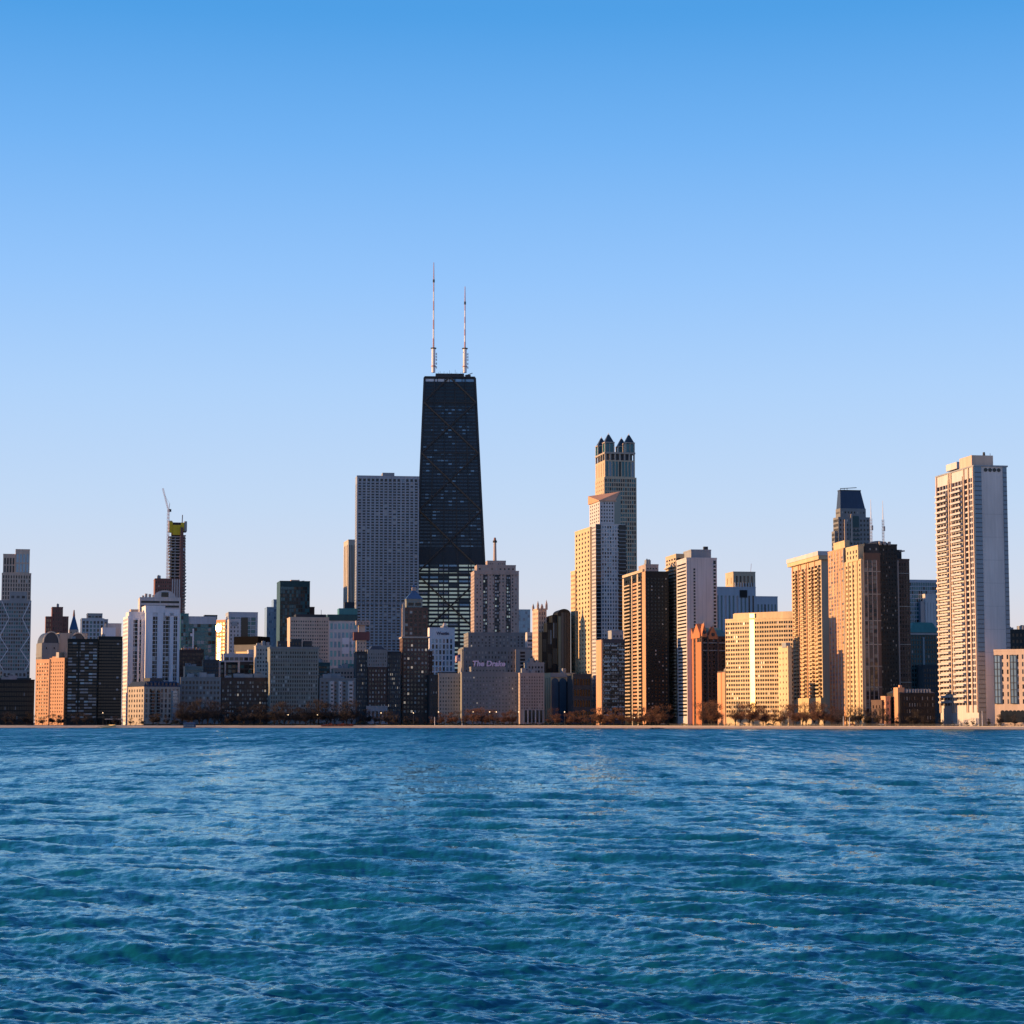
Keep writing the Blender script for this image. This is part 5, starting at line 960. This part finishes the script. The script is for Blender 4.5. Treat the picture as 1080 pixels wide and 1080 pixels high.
    for k in range(9): m = MB(); xx = b.X(956 + 3 * k); m.box(xx, xx + 1.1, y0 + .2, y0 + 2, z1, z1 + 2.6, 'grey_concrete'); m.box(xx + .2, xx + .9, y0 + .1, y0 + .19, z1 + .6, z1 + 2.2, 'glass_pale'); b.part('dormer', m)
    b.done()
    b = tower('small_brick_house', 'small orange brick house with a stub tower beside the gothic golden tower', 918, 930, 941, 740, 1352, 18, 'brown_brick', S(4, 3, .4, .5, 'dk', mb=2), S(3, 3, .35, .5, 'brn', mb=2), units=0, dep=14)
    b.tier('wing', 929.5, 934, 939, 736, None, 'orange_brick', S(1, 3, .4, .5), S(2, 3, .35, .5, 'brn', mb=2), y0=-2.5, dep=6); b.done()

    # tall white corner tower
    b = Bld('tall_balcony_tower', 'tall white tower with balconied sunlit flank and blank grey front', 1027, 1315, 10, 492)
    b.tier('wall', 987.3, 1027, 1061.5, 492, None, 'white_concrete', None, S(12, 40, .88, .72, 'brn', mb=12, mt=6, rv=.8), cop=False)
    x0, x1, y0, y1, z0, z1 = b.last; dd = y1 - y0
    for a, c in ((1027.3, 1034.6), (1057.4, 1061.4)):
        m = MB(); m.box(b.X(a), b.X(c), -.3, -.01, 0, z1, 'glass_blue')
        for k in range(53): z = 8 + (z1 - 9) * k / 53; m.box(b.X(a), b.X(c), -.4, -.31, z, z + .4, 'slate')
        b.part('glazed_bay', m)
    m = MB()
    for k in range(8): z = 30 + (z1 - 45) * k / 8; m.box(b.X(1035.5), b.X(1057), -.05, -.01, z, z + .14, 'grey_concrete')
    b.part('panel_joint', m)
    for k in range(4): m = MB(); xx = b.X(1039.4 + 4.6 * k); m.tube((xx, -.25, b.Z(495.3)), (xx, -.02, b.Z(495.3)), 1.2, 1.2, 'glass_black', 12); b.part('round_vent', m)
    m = MB(); m.box(x0 - .6, x1 + .6, -.8, y1 + .4, z1 + .02, z1 + .9, 'grey_concrete'); b.part('roof_edge', m)
    zs = [14 + (z1 - 24) * k / 39 for k in range(39)]
    balconies(b, x0, y0 + dd * .30, y0 + dd * .56, zs, 2.0, 'white_concrete', 1.2); balconies(b, x0, y0 + dd * .68, y0 + dd * .97, zs, 2.0, 'white_concrete', 1.2)
    for f in (.0, .12, .24, .58, .64, .975): m = MB(); m.box(x0 - .8, x0 - .02, y0 + dd * f, y0 + dd * f + 1.3, 8, z1 + .01, 'pink_concrete'); b.part('pier', m)
    for f in (.24, .565, .63): m = MB(); m.box(x0 - .3, x0 - .02, y0 + dd * f + 1.4, y0 + dd * f + 3.6, 8, z1 - 4, 'dark_bronze'); b.part('painted_shade_strip', m)  # dark strips painted where the flank's recesses lie in shade
    b.tier('penthouse', 1018, 1025, 1047.5, 480, 491.5, 'pink_concrete', None, y0=6, dep=20, cop=False); x = b.last
    m = MB(); m.tube((x[1] - 5, 8, x[5]), (x[1] - 5, 8, x[5] + 2.2), .9, .7, 'dark_grey', 8); m.beam((x[1] - 1, 8, x[5]), (x[1] - 1, 8, x[5] + 1.6), .3, 'dark_grey'); b.part('rooftop_unit', m)
    b.tier('penthouse', 1004, 1009, 1020, 487, 494, 'white_concrete', None, y0=32, dep=18, cop=False)
    m = MB()
    for k in range(12): yy = y0 + 1 + k * .7; m.box(x0 + 1, x0 + 2, yy + k * 4.6, yy + k * 4.6 + .5, 0, 8, 'grey_concrete')
    b.part('ground_column', m); b.done()

    b = tower('low_beige_block', 'low beige sunlit block with tall dark bay windows at the frame edge', 1047, 1048, 1093, 687, 1285, -28, 'pink_concrete', S(8, 7, .34, .6, 'shd', mb=12), None, dep=22, units=0)
    x0, x1, y0, y1, z0, z1 = b.last
    for a, c in ((1048.3, 1054.5), (1065, 1071.5)):
        m = MB(); m.box(b.X(a), b.X(c), -.8, -.01, 13, z1 - 2.5, 'glass_sky')
        for k in range(8): z = 13 + (z1 - 15.5) * k / 7; m.box(b.X(a) - .1, b.X(c) + .1, -.95, -.81, z - .2, z + .25, 'slate')
        xm = b.X((a + c) / 2); m.box(xm, xm + .5, -.95, -.81, 13, z1 - 2.5, 'slate'); m.box(b.X(a), b.X(a) + .4, -.96, -.82, 13, z1 - 2.5, 'slate'); b.part('bay_window', m)
    for k in range(7): m = MB(); xx = b.X(1056 + 4.2 * k); m.tube((xx, -.02, 8), (xx, -.15, 8), 1.2, 1.2, 'glass_dark', 10); m.box(xx - 1.2, xx + 1.2, -.16, -.02, 2, 8, 'glass_dark'); b.part('arched_window', m)
    b.done()
    tower('dark_corner_block', 'dark office block peeking out behind the tall white tower at the frame edge', None, 1062, 1092, 665, 1900, 8, 'dark_bronze', S(7, 14, .6, .5, 'blk'), dep=26, units=2, maxw=40).done()

def infill():
    """Small blocks seen in the gaps between the towers."""
    for nm, lab, a, c, t, Y, th, m, sp, u in (
        ('brick_block', 'small dark block squeezed between the dark brick block and terraced glass block', 214.5, 231, 697, 1820, 12, 'slate', S(5, 3.4, .5, .5, 'res', mb=1), 3),
        ('stone_block', 'pale low block in the gap below the hazy blue stepped tower', 270, 286, 682, 1830, 12, 'pale_stone', S(5, 3.4, .5, .5, 'res', mb=1), 3),
        ('glass_block', 'narrow dark glass block between the beige slab block and gridded office block', 336, 348, 700, 1800, 11, 'dark_teal', S(4, 3.6, .8, .5, 'tealx', mb=1), 2),
        ('beige_annex', 'low beige annex behind the bay fronted grey block', 352, 376, 706, 1790, 10, 'limestone', S(7, 3.3, .5, .5, 'res', mb=1), 3),
        ('brick_block', 'dark brick block between the pyramid roofed tower and white hotel', 450, 456, 688, 1800, 8, 'dark_brick', S(2, 3.4, .5, .5, 'lit', mb=1), 1),
        ('grey_block', 'grey block behind the pinkish stone block and arched glass block', 556, 574, 700, 1750, 8, 'grey_concrete', S(5, 3.4, .55, .5, 'res', mb=1), 3),
        ('teal_block', 'low teal block with pale bands behind the grey stone apartment block', 195, 214, 704, 1800, 12, 'green_glass_frame', S(1, 3.6, .95, .5, 'tealx', part='window_band', mb=1), 2)):
        tower(nm, lab, None, a, c, t, Y, th, m, sp, dep=18, units=u, maxw=60).done()
far_left(); infill(); striped_tower(); construction(); left_mid(); lake_front_row(); black_skyscraper(); centre(); golden_pair(); right_row()

# ------------------------------------------------------------------ trees, lamps, cars, small things on the shore
def ground_z(x, y):
    d = y - (float(shore_y(x)) + 3.0 * sin(x * .021) + 1.5 * sin(x * .077 + 1))
    return float(np.interp(d, [-14, 0, 16, 30, 30.05, 38, 38.05, 400], [-.9, .05, .9, 1.55, 1.9, 1.95, GZ, GZ]))
def tree_meshes(seed, dense):
    """A bare winter tree 12 m tall: trunk with forking limbs, and a crown of twigs."""
    r = random.Random(seed); tr = MB(); ends = []
    def limb(p, d, l, rad, lev):
        q = p + d * l; tr.tube(p, q, rad, rad * .68, 'bark', 5, caps=False)
        if lev >= 2: ends.append((q, d, l))
        if lev == 4: return
        for k in range(3):
            a = r.uniform(0, 2 * pi); t = r.uniform(.45, .85) if lev else r.uniform(.35, .75)
            u = d.orthogonal().normalized(); v = d.cross(u); nd = (d + (u * cos(a) + v * sin(a)) * t + Vector((0, 0, .12))).normalized()
            limb(q, nd, l * r.uniform(.66, .88), rad * .6, lev + 1)
    limb(Vector((0, 0, -.3)), Vector((r.uniform(-.05, .05), r.uniform(-.05, .05), 1)).normalized(), 2.0, .30, 0)
    limb(Vector((0, 0, 1.2)), Vector((.45, .2, 1)).normalized(), 2.6, .2, 1); limb(Vector((0, 0, 1.2)), Vector((-.45, -.25, 1)).normalized(), 2.6, .2, 1); limb(Vector((0, 0, 1.5)), Vector((r.uniform(-.1, .1), 0, 1)).normalized(), 4.4, .24, 1)
    cr = MB(); n = 3600 if dense else 1900
    for k in range(n):
        q, d, l = r.choice(ends); a = Vector((r.gauss(0, 1), r.gauss(0, 1), r.gauss(.35, .8))).normalized()
        s = q + Vector((r.gauss(0, .5), r.gauss(0, .5), r.gauss(0, .45))); e = s + (d * .6 + a).normalized() * r.uniform(.6, 1.5)
        w = a.cross(Vector((r.random(), r.random(), r.random()))).normalized() * (.075 if dense else .045)
        cr.poly([s - w, s + w, e], 'twigs')
    zt = max(p[2] for p in cr.v); k = 12.0 / zt
    for b in (tr, cr): b.v = [(x * k, y * k, z * k) for x, y, z in b.v]
    dk = cr.mesh('crown'); ru = dk.copy(); ru.materials.clear(); ru.materials.append(MATS['twigs_sunlit_russet'])
    return tr.mesh('trunk'), dk, ru
mat('bark', (.055, .040, .032), rough=.9, var=.3, scale=2); mat('twigs', (.050, .040, .034), rough=.9, var=.35, scale=.4); mat('twigs_sunlit_russet', (.155, .075, .045), rough=.9, var=.35, scale=.4); mat('leaf_dark', (.030, .034, .020), rough=.9, var=.4, scale=.5); mat('shrub_red', (.26, .085, .045), rough=.9, var=.3, scale=.5)
TREES = [tree_meshes(s, s % 3 != 0) for s in range(7)]
ORD = 'first second third fourth fifth sixth seventh eighth ninth tenth eleventh twelfth thirteenth fourteenth'.split()
CLUSTERS = [(2, 36, 749, 5, 'the black ribbed office block', 0), (44, 69, 753, 4, 'the orange brick apartment block', 0), (73, 102, 751, 4, 'the blue reflecting glass tower', 0), (114, 152, 754, 4, 'the foot of the striped tower', 0),
            (156, 188, 752, 4, 'the mansard roofed mid-rise', 0), (191, 232, 737, 8, 'the grey stone apartment block', 1), (236, 283, 743, 8, 'the dark brown apartment block', 1), (288, 335, 738, 9, 'the broad greenish grey hotel', 1),
            (340, 374, 738, 6, 'the bay fronted grey block', 1), (379, 421, 748, 7, 'the dark apartment block', 1), (425, 450, 750, 4, 'the pyramid roofed tower', 1), (454, 485, 748, 6, 'the beige flag block', 1),
            (489, 545, 746, 11, 'the wide stone hotel', 1), (577, 603, 744, 5, 'the arched blue glass block', 1), (606, 657, 744, 10, 'the balcony glass block', 1), (661, 703, 743, 8, 'the black fronted tower', 1),
            (741, 756, 737, 4, 'the gabled brick block', 0), (773, 832, 738, 9, 'the golden curved tower', 0), (837, 871, 741, 6, 'the balconied golden tower', 0), (875, 908, 743, 5, 'the gridded pinkish tower', 0),
            (911, 940, 745, 5, 'the small brick house', 0), (943, 986, 749, 6, 'the gabled mansion', 0), (991, 1046, 756, 5, 'the tall white tower', 0), (1052, 1079, 744, 4, 'the low beige block', 0)]
def plant():
    r = random.Random(5)
    for (p0, p1, yt, n, where, rows) in CLUSTERS:
        xs = sorted(p0 + (p1 - p0) * (k + r.uniform(.1, .9)) / n for k in range(n))
        for k, px in enumerate(xs):
            Y = 1500.0
            for _ in range(4): Y = float(shore_y(wx(px, 762, Y))) + (r.uniform(42, 50) if k % 2 else r.uniform(70, 76)) if _ == 0 else Y
            x = wx(px, 762, Y); Y = float(shore_y(x)) + (44 if k % 2 == 0 else (60 if px < 190 else 73)) + r.uniform(-3, 3); x = wx(px, 762, Y); z = ground_z(x, Y)
            h = (wz(yt, Y) - z) * r.choice((.6, .75, .85, .95, 1.0, 1.1)); tm, dk, ru = TREES[(k * 3 + int(p0)) % 7]; cm = ru if 440 < px < 880 else dk; sc = h / 12.0  # sun and shade put into crown colour: russet where sunlit, else dark
            lab = f'bare winter tree before {where}, {ORD[k]} from the left' if n > 1 else f'bare winter tree before {where}'
            t = tag(empty('bare_tree', (x, Y, z), r.uniform(0, 6.28)), lab, 'tree', f'bare trees before {where}'); t.scale = (sc * r.uniform(1.0, 1.35),) * 2 + (sc,)
            for nm, me in (('trunk', tm), ('crown', cm)): o = bpy.data.objects.new(nm, me); COL.objects.link(o); o.parent = t
    b = MB(); r = random.Random(9)                                  # low evergreen shrubbery along the promenade
    for k in range(5200):
        px = r.uniform(150, 712) if r.random() < .8 else r.uniform(0, 1080); Y = 1500.
        for _ in range(4): Y = float(shore_y(wx(px, 762, Y)))+ 40
        Y += r.uniform(0, 3.5); x = wx(px, 762, Y); z = ground_z(x, Y); hh = (1.1 + 1.0 * (sin(px * .35) + sin(px * .13 + 2))) ; hh = max(.7, hh) * r.random() ** .6
        c = Vector((x + r.gauss(0, .5), Y, z + hh)); u = Vector((r.gauss(0, 1), r.gauss(0, 1), r.gauss(0, 1))).normalized() * .45; v = u.orthogonal().normalized() * .4
        b.poly([c - u - v, c + u - v * .4, c + v], 'leaf_dark')
    tag(b.build('shrubbery'), kind='stuff')
    me = []
    for s in range(3):
        b = MB()
        for k in range(260):
            a, h = r.uniform(0, 6.28), r.random(); c = Vector((cos(a) * 1.5 * r.random() ** .5, sin(a) * 1.2 * r.random(), h * 1.4)); u = Vector((r.gauss(0, 1), r.gauss(0, 1), r.gauss(.6, 1))).normalized() * .4; v = u.orthogonal().normalized() * .14
            b.poly([c - v, c + v, c + u], 'shrub_red')
        me.append(b.mesh('red_shrub'))
    for k in range(8):
        px = 341 + 4.2 * k; Y = 1500.
        for _ in range(4): Y = float(shore_y(wx(px, 762, Y))) + 18
        x = wx(px, 762, Y); o = bpy.data.objects.new('red_shrub', me[k % 3]); COL.objects.link(o); o.location = (x, Y, ground_z(x, Y)); o.scale = (1.1, 1, .9 + .3 * (k % 3))
        tag(o, f'low rust red shrub at the beach edge, {ORD[k]} from the left of its row', 'shrub', 'rust red shrubs on the beach')
plant()

def lamps():
    spots = [(304, 754, 'before the broad greenish hotel'), (335, 754, 'between the greenish hotel and bay fronted block'), (402, 752, 'before the dark apartment block'), (436, 752, 'before the pyramid roofed tower'),
             (462.5, 751, 'at the edge of the beige flag block'), (499, 751, 'near the near end of the wide stone hotel'), (516.5, 751, 'under the middle of the pink rooftop lettering'), (523.5, 751, 'under the last letters of the pink lettering'),
             (547, 751, 'between the wide hotel and pinkish stone block'), (595.5, 751, 'before the arched blue glass block'), (669, 757, 'among trees before the black fronted tower'), (108.6, 752, 'before the darker black glass tower')]
    m = MB(); m.tube((0, 0, 0), (0, 0, 9.2), .13, .08, 'dark_grey', 7); pole = m.mesh('pole'); m = MB(); m.tube((0, 0, 9.1), (0, -1.3, 9.6), .06, .05, 'dark_grey', 6); arm = m.mesh('arm')
    m = MB(); m.prism(ring(0, -1.3, .34, 10), 9.35, 9.6, 'lamp_lit'); m.prism(ring(0, -1.3, .26, 10), 9.1, 9.349, 'lamp_lit'); head = m.mesh('lamp_head')
    for px, py, lab in spots:
        Y = 1500.
        for _ in range(4): Y = float(shore_y(wx(px, 762, Y))) + 39
        x = wx(px, 762, Y); z = ground_z(x, Y); t = tag(empty('street_lamp', (x, Y, z)), 'lit street lamp ' + lab, 'street lamp', 'street lamps along the lake shore'); k = (wz(py, Y) - z) / 9.3; t.scale = (1, 1, k)
        for nm, me in (('pole', pole), ('arm', arm), ('lamp_head', head)): o = bpy.data.objects.new(nm, me); COL.objects.link(o); o.parent = t
    for px, py, lab in ((458.5, 756.5, 'plain white pole on the beach edge before the beige flag block'), (487.3, 763, 'short white post on the sand before the wide stone hotel'), (129, 754, 'pale pole beside the entrance canopy of the black glass tower'), (889.5, 756, 'pale pole at the foot of the gridded pinkish tower'), (896, 757, 'pale pole at the foot of the gothic golden tower'), (1036, 750, 'pale pole before the tall white tower')):
        Y = 1500.
        for _ in range(4): Y = float(shore_y(wx(px, 762, Y))) + 31
        x = wx(px, 762, Y); z = ground_z(x, Y); h = max(1.5, wz(py, Y) - z); t = tag(empty('pole', (x, Y, z)), lab, 'pole')
        m = MB(); m.tube((0, 0, 0), (0, 0, h), .2, .14, 'white_paint', 8); m.build('shaft', t); m = MB(); m.prism(ring(0, 0, .32, 8), 0, .4, 'grey_concrete'); m.build('base', t); m = MB(); m.tube((0, 0, h), (0, 0, h + .35), .24, .12, 'grey_concrete', 8); m.build('cap', t)
lamps()

def cars():
    for n, c in (('car_white', (.75, .75, .76)), ('car_silver', (.45, .46, .48)), ('car_red', (.40, .04, .03)), ('car_black', (.02, .02, .022)), ('car_yellow', (.70, .45, .04))): mat(n, c, rough=.25, var=.03, spec=.5)
    mat('rubber', (.02, .02, .02), rough=.9)
    for px, cm, lab in ((783, 'car_white', 'white car on the shore road before the golden curved tower'), (722, 'car_yellow', 'yellow car on the shore road by the orange gabled block'), (700, 'car_silver', 'silver car on the shore road beyond the black fronted tower'), (812, 'car_black', 'black car behind the white one before the golden curved tower'),
                        (858, 'car_silver', 'silver car under the balconied golden tower'), (899, 'car_red', 'red car at the foot of the gothic golden tower'), (930, 'car_white', 'white car before the small brick house'), (970, 'car_black', 'black car before the gabled mansion'), (1008, 'car_silver', 'silver car by the columns under the tall white tower')):
        Y = 1400.
        for _ in range(5): Y = float(shore_y(wx(px, 762, Y))) + 50
        x = wx(px, 762, Y); t = tag(empty('car', (x, Y, GZ + .01), -.05), lab, 'car', 'cars on the shore road')
        m = MB(); pr = [(-2.2, .35), (2.2, .35), (2.25, .75), (1.9, .92), (.95, .98), (.35, 1.45), (-1.2, 1.45), (-1.8, 1.0), (-2.2, .9)]
        for y0, y1 in ((-.85, .85),):
            m.poly([(a, y0, z) for a, z in pr], cm); m.poly([(a, y1, z) for a, z in reversed(pr)], cm)
            for (ax, az), (bx, bz) in zip(pr, pr[1:] + pr[:1]): m.poly([(bx, y0, bz), (ax, y0, az), (ax, y1, az), (bx, y1, bz)], cm)
        m.build('body', t); m = MB(); m.poly([(-1.25, -.87, 1.38), (-1.65, -.87, 1.02), (.8, -.87, 1.02), (.3, -.87, 1.38)], 'glass_black'); m.build('side_window', t)
        for wxx in (-1.35, 1.35):
            for wy in (-.92, .72): m = MB(); m.tube((wxx, wy, .33), (wxx, wy + .2, .33), .33, .33, 'rubber', 12); m.build('wheel', t)
cars()

def shore_things():
    def spot(px, d):
        Y = 1500.
        for _ in range(5): Y = float(shore_y(wx(px, 762, Y))) + d
        return wx(px, 762, Y), Y
    x, Y = spot(200, 12); t = tag(empty('beach_hut', (x, Y, .55)), 'dark blue beach hut at the waterline below the grey stone block', 'hut')
    m = MB(); m.box(-4.2, 4.2, -2.5, 2.5, -.5, 2.6, 'hut_blue'); m.build('wall', t); m = MB(); m.prism(rect(-4.8, 4.8, -3, 3), 2.61, 3.5, 'hut_blue', top=rect(-3.4, 3.4, -.6, .6)); m.build('roof', t)
    for k in range(4): m = MB(); m.box(-3.6 + 2 * k, -2.4 + 2 * k, -2.56, -2.51, .6, 1.9, 'glass_blue'); m.build('shutter', t)
    x, Y = spot(109, 8); t = tag(empty('concrete_ramp', (x, Y, 0)), 'sun-coloured pale concrete boat ramp running into the lake below the black glass tower', 'boat ramp'); t.rotation_euler = (0, 0, -.7)
    m = MB(); m.poly([(-3.4, -6, -.4), (3.4, -6, -.4), (3.4, 8, 1.9), (-3.4, 8, 1.9)], 'sun_toned_concrete'); m.box(-3.6, 3.6, 8.01, 9, -1, 2.4, 'sun_toned_concrete'); m.build('slope', t)  # warm sunlight is painted into the ramp's concrete colour
    for s in (-1, 1): m = MB(); m.poly([(s * 3.7, -6, -.8), (s * 3.7, 8, -.8), (s * 3.7, 8, 2.3), (s * 3.7, -6, .2)], 'sun_toned_concrete'); m.box(s * 3.7 - .25, s * 3.7 + .25, -5.9, 8, -1, .3, 'sun_toned_concrete'); m.build('kerb', t)
    x, Y = spot(693, -3); t = tag(empty('rock_groyne', (x, Y, 0)), 'dark low rock groyne at the waterline before the black fronted tower', 'groyne')
    r = random.Random(3)
    for k in range(14):
        m = MB(); rr = r.uniform(.5, 1.0); m.prism(ring(0, 0, rr, 7, r.random()), -.5, rr * .55, 'dark_grey', top=ring(r.uniform(-.15, .15), r.uniform(-.15, .15), rr * .6, 7, r.random() * .3)); m.build('rock', t, (-4.2 + .63 * k + r.uniform(-.2, .2), r.uniform(-1.5, 1.5), .1))
shore_things()

def railing():
    pts = []
    for px in range(706, 1100, 7):
        Y = 1400.
        for _ in range(5): Y = float(shore_y(wx(px, 762, Y))) + 34
        x = wx(px, 762, Y); pts.append(Vector((x, Y, ground_z(x, Y))))
    t = tag(empty('promenade_railing', pts[0]), 'long dark railing along the promenade edge before the golden towers', 'railing'); o = pts[0].copy()
    m = MB()
    for h in (.45, .8, 1.15):
        for p, q in zip(pts[:-1], pts[1:]): m.beam(p - o + Vector((0, 0, h)), q - o + Vector((0, 0, h)), .12, 'dark_bronze')
    m.build('rail', t); me = MB(); me.box(-.09, .09, -.09, .09, 0, 1.3, 'dark_bronze'); me = me.mesh('post')
    for p in pts: q = bpy.data.objects.new('post', me); COL.objects.link(q); q.parent = t; q.location = p - o
railing()
